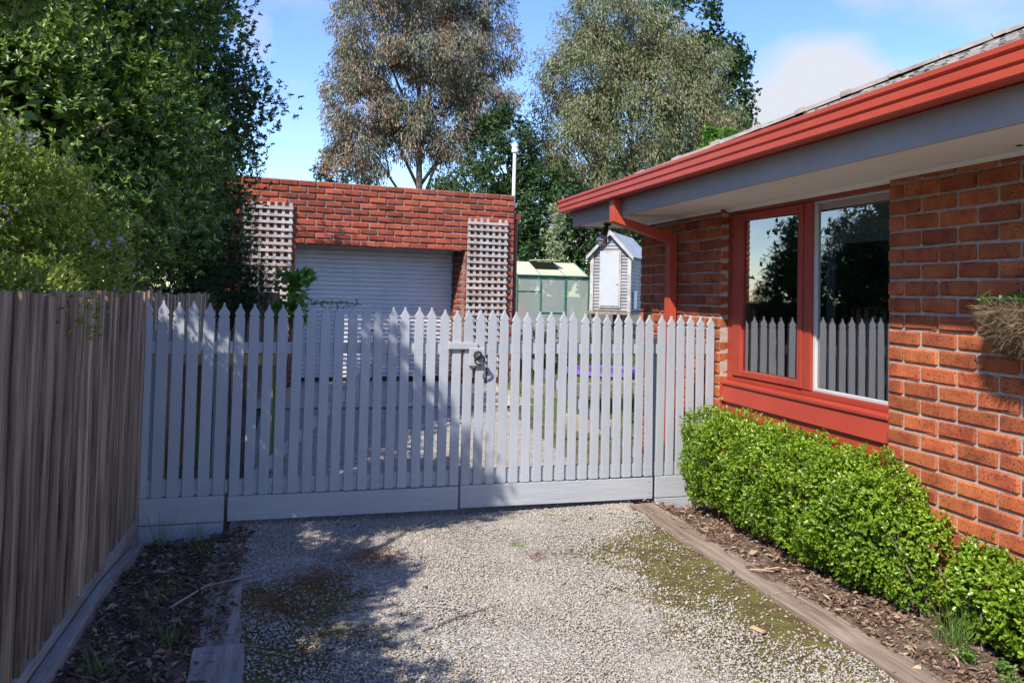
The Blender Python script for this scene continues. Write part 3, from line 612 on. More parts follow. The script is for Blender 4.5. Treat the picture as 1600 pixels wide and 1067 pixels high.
def gplank(name, parent, X0, X1, z0, z1, o0, o1, mat=board_m, bevel=.0025, dz=0.):
    b = MB(); x0, x1 = X0, X1
    V = [gate(x0, z0, o0), gate(x1, z0+dz, o0), gate(x1, z0+dz, o1), gate(x0, z0, o1), gate(x0, z1, o0), gate(x1, z1+dz, o0), gate(x1, z1+dz, o1), gate(x0, z1, o1)]
    b.add(V, [(0, 3, 2, 1), (4, 5, 6, 7), (0, 1, 5, 4), (1, 2, 6, 5), (2, 3, 7, 6), (3, 0, 4, 7)]); return b.build(name, mat, parent, bevel=bevel)
def nails(parent, X0, X1, zs):
    b = MB()
    for X in (X0, X1):
        for z in zs: b.sphere(gate(X, z, .0125), .0035, 6, 4)
    b.build('nail_heads', M('nail_rust', (.10, .08, .07), rough=.7), parent)
# fixed panel by the paling fence
fl = thing('picket_fence_panel', 'fixed white picket panel standing against the brown paling fence', 'fence', gate(-.7, -.1))
pickets(fl, -.932, -.485, 6, .068, .197)
gplank('bottom_board', fl, -.972, -.448, .034, .195, -.0105, .0115); gplank('plinth_board', fl, -.945, -.45, -.13, .028, -.0105, .0105)
gplank('rail', fl, -.97, -.45, .20, .30, -.055, -.012); gplank('rail', fl, -.97, -.45, 1.08, 1.16, -.055, -.012)
gplank('post', fl, -.96, -.87, -.25, 1.22, -.15, -.056); gplank('post', fl, -.535, -.45, -.25, 1.22, -.15, -.056); nails(fl, -.95, -.475, (.07, .16))
def leaf(label, X0, X1, n, p0, p1, brace, dzb):
    g = thing('picket_gate', label, 'gate', gate((X0+X1)/2, .03))
    pickets(g, p0, p1, n, .062, .190); gplank('bottom_board', g, X0, X1, .034, .188, -.0105, .0115, dz=dzb)
    gplank('rail', g, X0+.01, X1-.01, .192, .285, -.055, -.011); gplank('rail', g, X0+.01, X1-.01, 1.085, 1.155, -.055, -.011)
    b = MB(); xa, za, xb, zb = brace
    V = []
    for o in (-.054, -.014): V += [gate(xa, za, o), gate(xa+.09, za, o), gate(xb, zb, o), gate(xb-.09, zb, o)]
    b.add(V, [(0, 1, 2, 3), (7, 6, 5, 4), (0, 4, 5, 1), (1, 5, 6, 2), (2, 6, 7, 3), (3, 7, 4, 0)]); b.build('brace', board_m, g); nails(g, X0+.03, X1-.03, (.07, .15)); return g
g1 = leaf('white picket gate leaf carrying the latch bar, next to the paling fence panel', -.425, 1.062, 17, -.392, 1.030, (-.33, .287, .62, 1.083), -.006)
g2 = leaf('white picket gate leaf with black ring handle, nearer the brick house', 1.078, 2.532, 17, 1.110, 2.498, (2.43, .287, 1.55, 1.083), -.008)
for zz in (.24, 1.12):
    for gg_, X in ((g1, -.44), (g2, 2.545)): b = MB(); b.tube([gate(X, zz-.04, -.045), gate(X, zz+.04, -.045)], .01, 8); b.build('hinge', steel_m, gg_)
lb = gplank('latch_bar', g1, .965, 1.172, 1.118, 1.166, .0105, .032, bevel=.003)
bl = gplank('handle_block', g2, 1.112, 1.222, 1.004, 1.128, .0105, .036, bevel=.004)
b = MB(); cx, cz = 1.170, 1.078
for q in range(8):
    a = q*math.pi/4; b.sphere(gate(cx+.022*math.cos(a), cz+.022*math.sin(a), .040), .012, 8, 5)
b.tube([gate(cx, cz, .036), gate(cx, cz, .075)], [.03, .016], 12); b.sphere(gate(cx, cz, .085), .021, 12, 8)
b.build('rose', black_m, bl, smooth=True)
b = MB(); pts = [gate(cx+.033*math.sin(a), cz-.028-.033*math.cos(a), .092-.02*math.cos(a)*.2) for a in np.linspace(0, 2*math.pi, 25)]
b.tube(pts, .0062, 8, cap=False); b.build('ring', black_m, bl, smooth=True)
fr = thing('picket_fence_panel', 'fixed white picket panel against the brick wall behind the hedge', 'fence', gate(2.8, -.05))
pickets(fr, 2.586, 2.998, 6, .062, .190); gplank('bottom_board', fr, 2.556, 3.03, .03, .186, -.0105, .0115); gplank('plinth_board', fr, 2.556, 3.03, -.14, .024, -.0105, .0105)
gplank('rail', fr, 2.56, 3.03, .192, .285, -.055, -.011); gplank('rail', fr, 2.56, 3.03, 1.085, 1.155, -.055, -.011); gplank('post', fr, 2.56, 2.645, -.25, 1.2, -.15, -.056)

# ------------------------------------------------------------------ paling fence
pf = thing('paling_fence', 'tall weathered brown timber paling fence beside the driveway', 'fence', (-.95, 5, 0))
def paling_mesh(i):
    r = np.random.default_rng(30+i); w = (.084 if i < 5 else .156)+r.uniform(-.005, .005); b = MB(); k = 5; V = []; th = .021
    zz = np.linspace(0, 1.44, k)
    for z in zz:
        o = r.normal(size=4)*.0018; V += [(-th+o[0], -w/2+o[1], z), (-th+o[0], w/2+o[2], z), (0+o[3], w/2+o[2], z), (0+o[0], -w/2+o[1], z)]
    Fs = [(0, 1, 2, 3), tuple(4*(k-1)+q for q in (3, 2, 1, 0))]
    for q in range(k-1):
        for s in range(4): Fs.append((4*q+s, 4*q+(s+1) % 4, 4*q+4+(s+1) % 4, 4*q+4+s))
    b.add(V, Fs); me = b.mesh('paling', bevel=.0018); me.materials.append(paling_m); return me
pal = [paling_mesh(i) for i in range(9)]
for i in range(122):
    y = .9+i*.0805; front = i % 2 == 0
    zb = float(gz(-.9, y)); zt = 1.458+rnd.uniform(-.012, .012)-(.0 if y < 6 else .02)
    x = -.936+(0 if front else -.042)+rnd.uniform(-.002, .002)
    obj('paling', rnd.choice(pal[:5] if front else pal[5:]), None, pf, Matrix.Translation((x, y+rnd.uniform(-.006, .006), zb+.005)) @ Matrix.Rotation(rnd.gauss(0, .02), 4, 'Z') @ Matrix.Rotation(rnd.gauss(0, .0025), 4, 'X') @ Matrix.Diagonal((1, 1, (zt-zb)/1.44, 1)))
for z in (.3, 1.2): b = MB(); b.box((-1.03, .85, z), (-.985, 10.8, z+.07)); b.build('rail', paling_m, pf)
for y in (1.2, 3.6, 6., 8.4, 10.6): b = MB(); b.box((-1.13, y, -.2), (-1.035, y+.1, 1.4)); b.build('post', paling_m, pf)
b = MB(); b.box((-.966, .85, -.05), (-.945+.018, 5.40, .10)); pl_ = b.build('plinth', greysleeper_m, pf, bevel=.004)
pr2 = thing('paling_fence', 'short dark paling screen between paling fence and garage lattice', 'fence', (-.6, 10.35, .15))
for i in range(9):
    obj('paling', rnd.choice(pal), None, pr2, Matrix.Translation((-.93+i*.075, 10.3+.02*(i % 2)+i*.006, .12)) @ Matrix.Rotation(math.pi/2+.1, 4, 'Z') @ Matrix.Diagonal((1, 1, .93, 1)))
b = MB(); b.box((-.97, 10.33, .5), (-.28, 10.37, .57)); b.build('rail', paling_m, pr2)

# ------------------------------------------------------------------ ground timbers
def sleeper(p0, p1, w, h, z, mat, label, jag=.006):
    p0 = Vector(p0); p1 = Vector(p1); d = (p1-p0).normalized(); s = Vector((d.y, -d.x, 0)); n = max(3, int((p1-p0).length/.18)); V = []
    for i in range(n+1):
        c = p0.lerp(p1, i/n); zb = float(gz(c.x, c.y)); e = [rnd.gauss(0, jag) for _ in range(4)]
        V += [c+s*(-w/2+e[0])+Vector((0, 0, zb+z-.12)), c+s*(w/2+e[1])+Vector((0, 0, zb+z-.12)), c+s*(w/2+e[1])+Vector((0, 0, zb+z+h+e[2]*.5)), c+s*(-w/2+e[0])+Vector((0, 0, zb+z+h+e[3]*.5))]
    Fs = [(0, 1, 2, 3), tuple(4*n+q for q in (3, 2, 1, 0))]
    for i in range(n):
        for q in range(4): Fs.append((4*i+q, 4*i+(q+1) % 4, 4*i+4+(q+1) % 4, 4*i+4+q))
    b = MB(); b.add(V, Fs); o = b.build('timber_sleeper', mat, bevel=.004); return tag(o, label, 'sleeper', 'edging sleepers along the driveway')
sleeper((2.41, 5.50, 0), (2.405, 3.72, 0), .17, .022, 0, sleeper_m, 'weathered sleeper edging the hedge bed and reaching the gates')
sleeper((2.408, 3.70, 0), (2.425, 1.3, 0), .17, .026, 0, sleeper_m, 'weathered sleeper edging the hedge bed, with the weed clump beside it')
sleeper((-.385, 5.15, 0), (-.30, 3.62, 0), .17, .010, 0, greysleeper_m, 'half buried grey sleeper edging the litter strip, ending near the gates')
sleeper((-.29, 3.59, 0), (-.24, 1.9, 0), .20, .030, 0, greysleeper_m, 'exposed grey sleeper edging the litter strip beside mossy gravel')
sleeper((-.895, 5.25, 0), (-.885, 1.2, 0), .055, .065, 0, greysleeper_m, 'narrow grey timber lying along the foot of the paling fence', jag=.003)

# ------------------------------------------------------------------ planting near the house
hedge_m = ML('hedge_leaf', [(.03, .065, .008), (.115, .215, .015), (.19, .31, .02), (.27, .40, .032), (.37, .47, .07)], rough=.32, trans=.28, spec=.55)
def box_hedge(label, lobes, n, L, Wd, stems):
    h = thing('hedge_bush', label, 'hedge', (lobes[0][0], lobes[0][1], 0), 'leafy bushes under the window')
    lo = np.array(lobes)
    w = lo[:, 3]*lo[:, 4]*lo[:, 5]; pick = rng.choice(len(lo), n, p=w/w.sum()); u = rdir(n)
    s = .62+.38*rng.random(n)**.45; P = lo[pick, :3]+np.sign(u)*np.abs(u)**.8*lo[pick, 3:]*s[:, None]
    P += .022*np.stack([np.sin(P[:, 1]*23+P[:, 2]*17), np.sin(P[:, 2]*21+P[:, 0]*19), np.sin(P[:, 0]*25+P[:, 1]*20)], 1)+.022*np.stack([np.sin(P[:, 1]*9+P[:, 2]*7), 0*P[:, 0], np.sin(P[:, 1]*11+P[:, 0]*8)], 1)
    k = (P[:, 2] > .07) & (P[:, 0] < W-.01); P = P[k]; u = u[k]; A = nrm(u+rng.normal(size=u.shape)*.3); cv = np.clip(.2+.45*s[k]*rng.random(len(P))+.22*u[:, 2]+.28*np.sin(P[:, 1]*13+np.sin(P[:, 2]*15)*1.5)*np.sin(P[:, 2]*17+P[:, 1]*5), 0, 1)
    rosettes('foliage', P, A, cv, 5, L, Wd, hedge_m, h, tilt=(.35, 1.35), up=.35, shape=6, step=.012, spread=.5)
    m = 60; pick = rng.choice(len(lo), m); u = rdir(m); u[:, 2] = np.abs(u[:, 2]); P = lo[pick, :3]+u*lo[pick, 3:]*1.0; P = P[P[:, 0] < W-.03]; A = nrm(u[:len(P)]*.5+np.array([0, 0, 1.]))
    Q = np.concatenate([P+A*q for q in (0., .03, .06, .085)]); rosettes('sprigs', Q, np.tile(A, (4, 1)), np.full(len(Q), .8), 4, L, Wd, hedge_m, h, shape=6, step=.004)['kind'] = 'stuff'
    b = MB()
    for i in range(stems if stems else 0):
        l = lobes[i % len(lobes)]; x = l[0]+rnd.uniform(-.1, .1); y = l[1]+rnd.uniform(-.7, .7)*l[4]
        b.tube([(x, y, -.02), (x+rnd.uniform(-.03, .03), y+.02, .15), (x+rnd.uniform(-.12, .1), y+rnd.uniform(-.1, .1), l[2]+l[5]*.5)], [.009, .007, .003], 5)
    b.build('stems', bark_m, h)['kind'] = 'stuff'
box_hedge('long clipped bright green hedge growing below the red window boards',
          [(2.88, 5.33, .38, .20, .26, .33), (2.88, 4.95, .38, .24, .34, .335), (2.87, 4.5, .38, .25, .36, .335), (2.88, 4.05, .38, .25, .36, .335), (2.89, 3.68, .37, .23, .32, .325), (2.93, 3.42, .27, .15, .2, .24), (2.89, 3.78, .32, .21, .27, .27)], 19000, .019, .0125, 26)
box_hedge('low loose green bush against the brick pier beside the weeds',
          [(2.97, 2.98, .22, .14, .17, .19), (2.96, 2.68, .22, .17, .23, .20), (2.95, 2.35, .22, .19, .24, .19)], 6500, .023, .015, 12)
grass_m = ML('grass_blade', [(.05, .11, .02), (.10, .20, .035), (.17, .28, .06), (.28, .27, .11)], rough=.6, trans=.3)
def tuft(name, label, x, y, n, h, sp, group=None, lean=.35):
    P = np.stack([x+rng.normal(size=n)*sp, y+rng.normal(size=n)*sp, np.zeros(n)], 1); P[:, 2] = gz(P[:, 0], P[:, 1])
    D = nrm(np.array([0, 0, 1.])+rng.normal(size=(n, 3))*lean); L = h*rng.uniform(.5, 1.15, n)
    o = leaves(name, P, D, rdir(n), L, .0022+h*.004, grass_m, None, droop=.25, shape=7); return tag(o, label, 'grass', group)
tuft('grass_clump', 'tall wispy grass clump growing between sleeper and low bush', 2.80, 3.02, 120, .26, .035)
tuft('grass_clump', 'short grass clump at the foot of the low bush', 2.93, 2.72, 50, .2, .03)
for x, y, n, h, lab in ((-.78, 5.3, 26, .26, 'taller thin grass blades before the plinth, next to the paling fence'), (-.6, 5.3, 30, .2, 'shorter thin grass blades before the middle of the plinth'), (-.5, 5.0, 40, .14, 'small grass tuft in the litter strip near the plinth board'), (-.62, 4.2, 40, .12, 'small grass tuft in the litter strip by the curved twig'), (-.5, 3.7, 45, .12, 'small grass tuft in the litter strip where the two sleepers meet'), (-.72, 3.45, 35, .13, 'small grass tuft in the litter strip close to the fence timber')):
    tuft('grass_tuft', lab, x, y, n, h, .03, 'grass tufts by the fence')
tuft('grass_tuft', 'lone small grass tuft growing in the gravel before the gates', 1.28, 4.76, 60, .05, .03, lean=.9)
weed_m = ML('weed_leaf', [(.07, .16, .03), (.14, .26, .05), (.2, .3, .07)], rough=.5, trans=.3)
for x, y, wl in ((2.72, 2.86, 'low bright green weed mat touching the sleeper below the tall grass clump'), (2.79, 2.74, 'low bright green weed mat between the two grass clumps'), (2.85, 2.55, 'low bright green weed mat under the loose bush, past the grass clumps'), (2.70, 2.62, 'low bright green weed mat on the sleeper edge, past the grass clumps')):
    P = np.stack([x+rng.normal(size=70)*.018, y+rng.normal(size=70)*.018, .02+.035*rng.random(70)], 1); A = np.tile(np.array([0, 0, 1.]), (70, 1))
    o = rosettes('weed', P, A, rng.random(70), 4, .016, .009, weed_m, None, up=.4, step=.004); tag(o, wl, 'weed', 'weeds in the hedge bed')
litter_m = ML('leaf_litter', [(.035, .022, .014), (.09, .055, .033), (.17, .11, .07), (.25, .17, .11), (.12, .05, .03), (.40, .33, .24)], rough=.9, trans=.1)
mulch_m = ML('bark_mulch', [(.08, .045, .03), (.16, .09, .06), (.24, .15, .105), (.30, .20, .14), (.44, .34, .24)], rough=.95, trans=.05)
def litter(name, n, x0, x1, y0, y1, L, label, dens=None, mat=litter_m):
    X = rng.uniform(x0, x1, n); Y = rng.uniform(y0, y1, n)
    if dens is not None: k = rng.random(n) < dens(X, Y); X, Y = X[k], Y[k]; n = len(X)
    P = np.stack([X, Y, gz(X, Y)+.014+rng.random(n)*.016], 1); D = rng.normal(size=(n, 3))*np.array([1, 1, .3]); Nn = nrm(np.array([0, 0, 1.])+rng.normal(size=(n, 3))*.45)
    ls = L*rng.gamma(4, .25, n); o = leaves(name, P, D, Nn, ls, ls*rng.uniform(.2, .55, n), mat, None, fold=.15, droop=.1); return tag(o, label, 'leaf litter', kind='stuff')
litter('leaf_litter', 9000, -.87, -.28, 1.6, 5.4, .028, 'dark leaf litter and twigs strewn beside the paling fence')
litter('bark_mulch', 9500, 2.46, 3.03, 1.2, 5.58, .026, 'brown bark mulch and dry leaves under the hedge', mat=mulch_m)
litter('dry_litter', 1500, -.3, 2.5, 2.4, 5.6, .022, 'dry leaf and twig scraps scattered over the gravel', lambda x, y: np.clip(np.abs(x-1.1)/1.3, .12, 1)*np.where(y > 4.6, 1, .6))
needle_m = ML('dry_needles', [(.13, .045, .022), (.22, .085, .04), (.30, .14, .07)], rough=.95, trans=.1)
for lab, x, y, n_, sx_, sy_ in (('rust brown patch of dry needles on the gravel near the gates', .42, 4.68, 420, .10, .10), ('rust brown patch of dry needles beside the mossy gravel', .10, 4.42, 360, .10, .12), ('small rust brown patch of dry needles by the grey sleeper', -.08, 4.05, 260, .07, .10), ('thin rust patch of dry needles in open gravel', 1.35, 4.55, 70, .05, .04)):
    P = np.stack([x+rng.normal(size=n_)*sx_, y+rng.normal(size=n_)*sy_, np.zeros(n_)], 1); P[:, 2] = gz(P[:, 0], P[:, 1])+.012+.012*rng.random(n_)
    tag(leaves('dry_needles', P, rng.normal(size=(n_, 3))*np.array([1, 1, .15]), np.tile([0, 0, 1.], (n_, 1)), .05*rng.uniform(.5, 1.3, n_), .0035, needle_m, shape=7), lab, 'dry needles', kind='stuff')
straw_m = ML('straw', [(.35, .26, .15), (.5, .40, .25)], rough=.9, trans=.1)
P = np.stack([.78+rng.normal(size=70)*.16, 5.05+rng.normal(size=70)*.14, .012+rng.random(70)*.02], 1)
tag(leaves('straw', P, rng.normal(size=(70, 3))*np.array([1, 1, .15]), np.tile([0, 0, 1.], (70, 1)), .13, .003, straw_m, shape=7), 'dry straw strands lying on the gravel in front of the gates', 'straw', kind='stuff')
def chip(x, y, L, w, a, label, mat, name='wood_chip'):
    b = MB(); b.add([(-L/2, -w/2, 0), (L/2, -w*.35, 0), (L/2*.9, w/2, 0), (-L/2*1.05, w*.4, 0), (-L/2, -w/2, .009), (L/2, -w*.35, .012), (L/2*.9, w/2, .009), (-L/2*1.05, w*.4, .012)], [(0, 3, 2, 1), (4, 5, 6, 7), (0, 1, 5, 4), (1, 2, 6, 5), (2, 3, 7, 6), (3, 0, 4, 7)])
    o = obj(name, b.mesh(name, bevel=.0015), mat, None, Matrix.Translation((x, y, float(gz(x, y))+.012)) @ Matrix.Rotation(a, 4, 'Z') @ Matrix.Rotation(.1, 4, 'X')); return tag(o, label, 'wood chip')
pale_m = M('pale_wood', (.42, .28, .17), (.55, .39, .25), scale=20, rough=.9, stretch=(1, 6, 1))
chip(2.03, 3.33, .07, .028, 1.9, 'pale splinter of wood lying on the mossy gravel', pale_m)
chip(2.40, 4.93, .06, .016, .6, 'pale sliver of wood lying on the sleeper by the gates', pale_m)
b = MB(); b.tube([(2.40, 4.02, .04), (2.44, 3.98, .047), (2.50, 4.0, .043), (2.56, 3.99, .05)], .004, 5); b.tube([(2.44, 3.98, .047), (2.50, 3.95, .045)], .003, 5); tag(b.build('twig', pale_m), 'forked pale dry twig lying across the sleeper', 'twig')
b = MB(); b.tube([(.55, 3.62, .012), (.72, 3.72, .02), (.98, 3.86, .012)], .0045, 5); tag(b.build('twig', bark_m), 'thin dark twig lying on open gravel', 'twig')
b = MB(); b.tube([(-.55, 4.05, .03), (-.42, 4.25, .05), (-.22, 4.42, .03)], .006, 5); tag(b.build('twig', M('grey_twig', (.2, .18, .16), (.3, .28, .26), rough=.9)), 'curved grey twig in the leaf litter strip', 'twig')

# hanging basket on the pier
hb = thing('hanging_basket', 'coir lined wire basket with sparse green plant on the brick pier', 'basket', (W-.1, 2.78, 1.3))
coir_m = ML('coir', [(.07, .045, .025), (.16, .105, .06), (.27, .19, .115), (.40, .30, .19)], rough=1., trans=.1)
by0, by1, bz, bd_ = 2.48, 3.02, 1.495, .20
b = MB(); V = []; nn = 14; mm_ = 7
for i in range(nn+1):
    a = math.pi*i/nn
    for j in range(mm_+1):
        q = j/mm_*math.pi/2; rr = math.cos(q)**.7; V.append((W-.005-bd_*math.sin(a)*rr*.95-.003, (by0+by1)/2+(by1-by0)/2*math.cos(a)*(.45+.55*rr), bz-.2*math.sin(q)))
for i in range(nn):
    for j in range(mm_): k = i*(mm_+1)+j; b.F.append((k, k+1, k+mm_+2, k+mm_+1))
b.V = V; liner = b.build('liner', M('coir_mat', (.09, .06, .035), (.22, .155, .09), scale=25, rough=1., bump=.9, bscale=120), hb, smooth=True)
n = 9000; a = rng.uniform(0, math.pi, n); q = rng.random(n)**1.3*math.pi/2; rr = np.cos(q)**.7
P = np.stack([W-.008-bd_*np.sin(a)*rr, (by0+by1)/2+(by1-by0)/2*np.cos(a)*(.45+.55*rr), bz-.2*np.sin(q)], 1); D = rng.normal(size=(n, 3))+np.stack([-np.sin(a), np.cos(a)*.8, -.3*np.ones(n)], 1)*.55
P[:, 0] = np.minimum(P[:, 0], W-.01); ln = rng.gamma(3, .009, n)+.012; sel = P[:, 2] > bz-.03; ln[sel] *= 1.3
o = leaves('coir_fibre', P, D, rdir(n), ln, .0016, coir_m, hb, droop=.35, shape=7); o['kind'] = 'stuff'
b = MB(); wire_m = M('wire', (.06, .07, .06), rough=.5)
b.tube([(W-.006-bd_*math.sin(t_), (by0+by1)/2+(by1-by0)/2*math.cos(t_), bz+.035) for t_ in np.linspace(0, math.pi, 17)], .0035, 6); b.tube([(W-.008, by0, bz+.035), (W-.008, by1, bz+.035)], .0035, 6)
for t_ in np.linspace(.3, 2.85, 6): b.tube([(W-.006-bd_*math.sin(t_), (by0+by1)/2+(by1-by0)/2*math.cos(t_), bz+.035), (W-.008-bd_*math.sin(t_), (by0+by1)/2+(by1-by0)/2*math.cos(t_), bz-.02)], .0025, 5)
b.build('wire_rim', wire_m, hb)
P = np.stack([W-.03-rng.random(26)*.16, rng.uniform(by0+.1, by1-.06, 26), np.full(26, bz+.01)], 1); rosettes('plant', P, np.tile([-.2, .1, 1.], (26, 1)), rng.random(26), 5, .05, .016, weed_m, hb, step=.012, shape=6)['kind'] = 'stuff'

# flood light under the eave
fl_ = thing('flood_light', 'black sensor flood light with clear globe under the eave corner', 'light', (2.72, 7.1, SOF))
b = MB(); b.tube([(2.72, 7.12, SOF-.002), (2.72, 7.12, SOF-.025)], [.04, .032], 10); b.tube([(2.72, 7.12, SOF-.02), (2.70, 7.10, SOF-.06)], .018, 8); b.build('mount', black_m, fl_)
b = MB(); b.tube([(2.705, 7.11, SOF-.045), (2.665, 7.07, SOF-.13)], [.028, .036], 10); b.build('holder', black_m, fl_)
glb = bpy.data.materials.new('globe_glass'); glb.use_nodes = True; pbs = glb.node_tree.nodes['Principled BSDF']; pbs.inputs['Base Color'].default_value = (.55, .55, .58, 1); pbs.inputs['Metallic'].default_value = .85; pbs.inputs['Roughness'].default_value = .12
b = MB(); b.tube([(2.667, 7.072, SOF-.125), (2.655, 7.06, SOF-.15), (2.638, 7.043, SOF-.185), (2.632, 7.037, SOF-.198)], [.034, .05, .058, .045], 14); b.build('globe', glb, fl_, smooth=True)

# ------------------------------------------------------------------ left-hand vegetation
def evergreen(name, label, lobes, nclump, per, rc, k, L, Wd, mat, base, r0, group=None, up=.5, shape=4, zmin=None, tilt=(.5, 1.25), inner=2500, innerL=.10, spread=.6):
    t_ = thing(name, label, 'tree' if 'tree' in name else 'shrub', base, group)
    P, A, cv = shoots(lobes, nclump, per, rc, zmin=zmin); rosettes('crown', P, A, cv, k, L, Wd, mat, t_, up=up, shape=shape, tilt=tilt, step=L*.25, spread=spread)
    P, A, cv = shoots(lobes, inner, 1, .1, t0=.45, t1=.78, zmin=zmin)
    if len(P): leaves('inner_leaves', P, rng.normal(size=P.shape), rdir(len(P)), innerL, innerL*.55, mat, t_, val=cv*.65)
    trunk('trunk', base, lobes, r0, bark_m, t_); return t_
broad_m = ML('broad_leaf', [(.055, .10, .02), (.085, .15, .028), (.12, .20, .036), (.165, .26, .048), (.27, .36, .08)], rough=.38, trans=.22, spec=.45)
broad2_m = ML('broad_leaf_dull', [(.035, .065, .017), (.055, .095, .024), (.08, .13, .032), (.115, .175, .045)], rough=.45, trans=.22, spec=.4)
feather_m = ML('feathery_leaf', [(.014, .032, .008), (.025, .055, .012), (.045, .085, .018)], rough=.5, trans=.2)
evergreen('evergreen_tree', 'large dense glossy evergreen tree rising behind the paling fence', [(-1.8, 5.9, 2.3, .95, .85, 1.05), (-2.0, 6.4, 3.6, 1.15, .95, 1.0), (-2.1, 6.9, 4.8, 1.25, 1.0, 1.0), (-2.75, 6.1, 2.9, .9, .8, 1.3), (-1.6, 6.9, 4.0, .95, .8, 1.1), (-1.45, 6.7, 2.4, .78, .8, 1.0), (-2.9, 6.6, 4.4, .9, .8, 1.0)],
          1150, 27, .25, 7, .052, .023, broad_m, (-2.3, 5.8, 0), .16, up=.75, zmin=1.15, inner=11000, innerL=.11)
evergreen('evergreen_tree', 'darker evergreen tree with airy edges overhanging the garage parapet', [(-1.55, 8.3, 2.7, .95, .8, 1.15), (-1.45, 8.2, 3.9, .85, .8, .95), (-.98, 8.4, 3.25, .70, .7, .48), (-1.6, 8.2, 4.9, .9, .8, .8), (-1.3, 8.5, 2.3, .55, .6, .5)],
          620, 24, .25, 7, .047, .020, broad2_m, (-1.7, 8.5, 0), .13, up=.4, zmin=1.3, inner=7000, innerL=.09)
for lab, x, y, h in (('added hedge tree out of view on the neighbour side at the street end of the paling fence', -5.6, -2.6, 4.2), ('added hedge tree out of view on the neighbour side, abreast of the driveway mouth', -5.8, .4, 4.4), ('added hedge tree out of view on the neighbour side, behind the upright evergreen shrub', -5.6, 3.2, 4.2), ('added dark hedge tree out of view beyond the paling fence, level with the garage', -3.6, 11.6, 3.5), ('added dark hedge tree out of view beyond the paling fence, well behind the large evergreen', -5.2, 9.6, 3.0)):  # added out of view: three dim skylight on the house wall, two darken pane reflections
    evergreen('added_hedge_tree', lab, [(x, y, h*.55, 1.3, 1.2, h*.5), (x-.8, y+.9, h*.5, 1.2, 1.2, h*.45)], 130, 14, .38, 5, .14, .06, broad2_m, (x, y, 0), .1, inner=1200, innerL=.28)
evergreen('feathery_shrub', 'dark feathery evergreen shrub in front of the garage lattice', [(-1.25, 9.0, 1.7, .45, .5, .75), (-1.1, 9.7, 2.0, .48, .5, .62), (-.92, 9.9, 1.5, .45, .4, .45)], 300, 34, .16, 9, .04, .007, feather_m, (-1.2, 9.4, .1), .05, up=.3, zmin=1.0, inner=900, innerL=.1)
flow_m = ML('shrub_leaf', [(.11, .155, .03), (.19, .265, .045), (.28, .365, .07), (.38, .45, .11), (.45, .41, .16)], rough=.5, trans=.32)
fs = evergreen('flowering_shrub', 'sunlit olive green shrub with small lilac flowers over the fence top', [(-1.2, 4.7, 1.60, .27, .34, .34), (-1.38, 4.55, 1.75, .32, .38, .44), (-1.68, 4.4, 1.87, .38, .42, .50), (-2.05, 4.4, 1.9, .4, .45, .5), (-1.2, 3.85, 1.40, .22, .55, .14)],
               700, 24, .11, 7, .026, .0095, flow_m, (-1.5, 4.3, 0), .04, up=.9, zmin=1.18, tilt=(.35, 1.0), inner=2600, innerL=.05)
P, A, cv = shoots([(-1.2, 4.7, 1.60, .29, .36, .36), (-1.38, 4.55, 1.75, .34, .40, .46), (-1.68, 4.4, 1.87, .40, .44, .52)], 110, 4, .04, t0=.98, t1=1.05, zmin=1.3)
rosettes('flowers', P, A, cv, 5, .016, .013, ML('lilac_petal', [(.45, .36, .62), (.6, .5, .75), (.7, .62, .8)], rough=.6, trans=.3), fs, tilt=(.9, 1.5), shape=6, step=.002)
# sprigs standing up from the shrub
P = []; A = []
for i in range(46):
    x = rnd.uniform(-1.8, -1.05); y = 4.5+rnd.uniform(-.2, .25); z = 2.22-.62*max(0, x+1.5); a = Vector((rnd.gauss(.1, .2), rnd.gauss(0, .2), 1)).normalized(); h = rnd.uniform(.08, .24)
    for q in range(6): P.append(Vector((x, y, z-.05))+a*h*q/5); A.append(a)
rosettes('sprigs', np.array(P), np.array(A), rng.random(len(P))*.5+.5, 5, .024, .009, flow_m, fs, tilt=(.3, .8), up=.3, step=.006)['kind'] = 'stuff'
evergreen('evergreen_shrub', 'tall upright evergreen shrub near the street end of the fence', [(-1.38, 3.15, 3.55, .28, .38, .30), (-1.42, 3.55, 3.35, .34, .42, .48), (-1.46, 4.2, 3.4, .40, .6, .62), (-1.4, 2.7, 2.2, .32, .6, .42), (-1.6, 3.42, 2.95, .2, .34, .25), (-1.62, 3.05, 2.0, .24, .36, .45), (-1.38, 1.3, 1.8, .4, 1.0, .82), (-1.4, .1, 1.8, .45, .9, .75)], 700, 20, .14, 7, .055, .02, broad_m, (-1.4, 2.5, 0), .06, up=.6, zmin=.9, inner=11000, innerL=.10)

# young climber before the garage and sapling behind
bright_m = ML('bright_leaf', [(.06, .14, .02), (.12, .25, .035), (.2, .36, .06)], rough=.4, trans=.35)
cl = thing('young_climber', 'bright leafed young plant climbing beside the roller door', 'plant', (-.42, 9.9, .15))
P = np.array([(-.12+rnd.gauss(0, .11), 10.2+rnd.gauss(0, .1), rnd.uniform(1.05, 1.72)) for _ in range(90)]); A = rdir(90)+np.array([0, -.4, .3]); rosettes('leaves', P, A, rng.random(90), 6, .11, .045, bright_m, cl, up=.1, shape=6, step=.02)
P = np.array([(.05+.6*q/40, 10.2, 1.33+.03*math.sin(q)) for q in range(40)]); rosettes('runner', P, rdir(40), rng.random(40), 3, .05, .018, bright_m, cl, step=.01)
b = MB(); b.tube([(-.2, 10.2, .1), (-.15, 10.2, .8), (-.1, 10.2, 1.6)], [.015, .012, .006], 6); b.tube([(-.1, 10.2, 1.3), (.3, 10.2, 1.36), (.7, 10.2, 1.33)], .005, 5); b.build('stem', bark_m, cl)

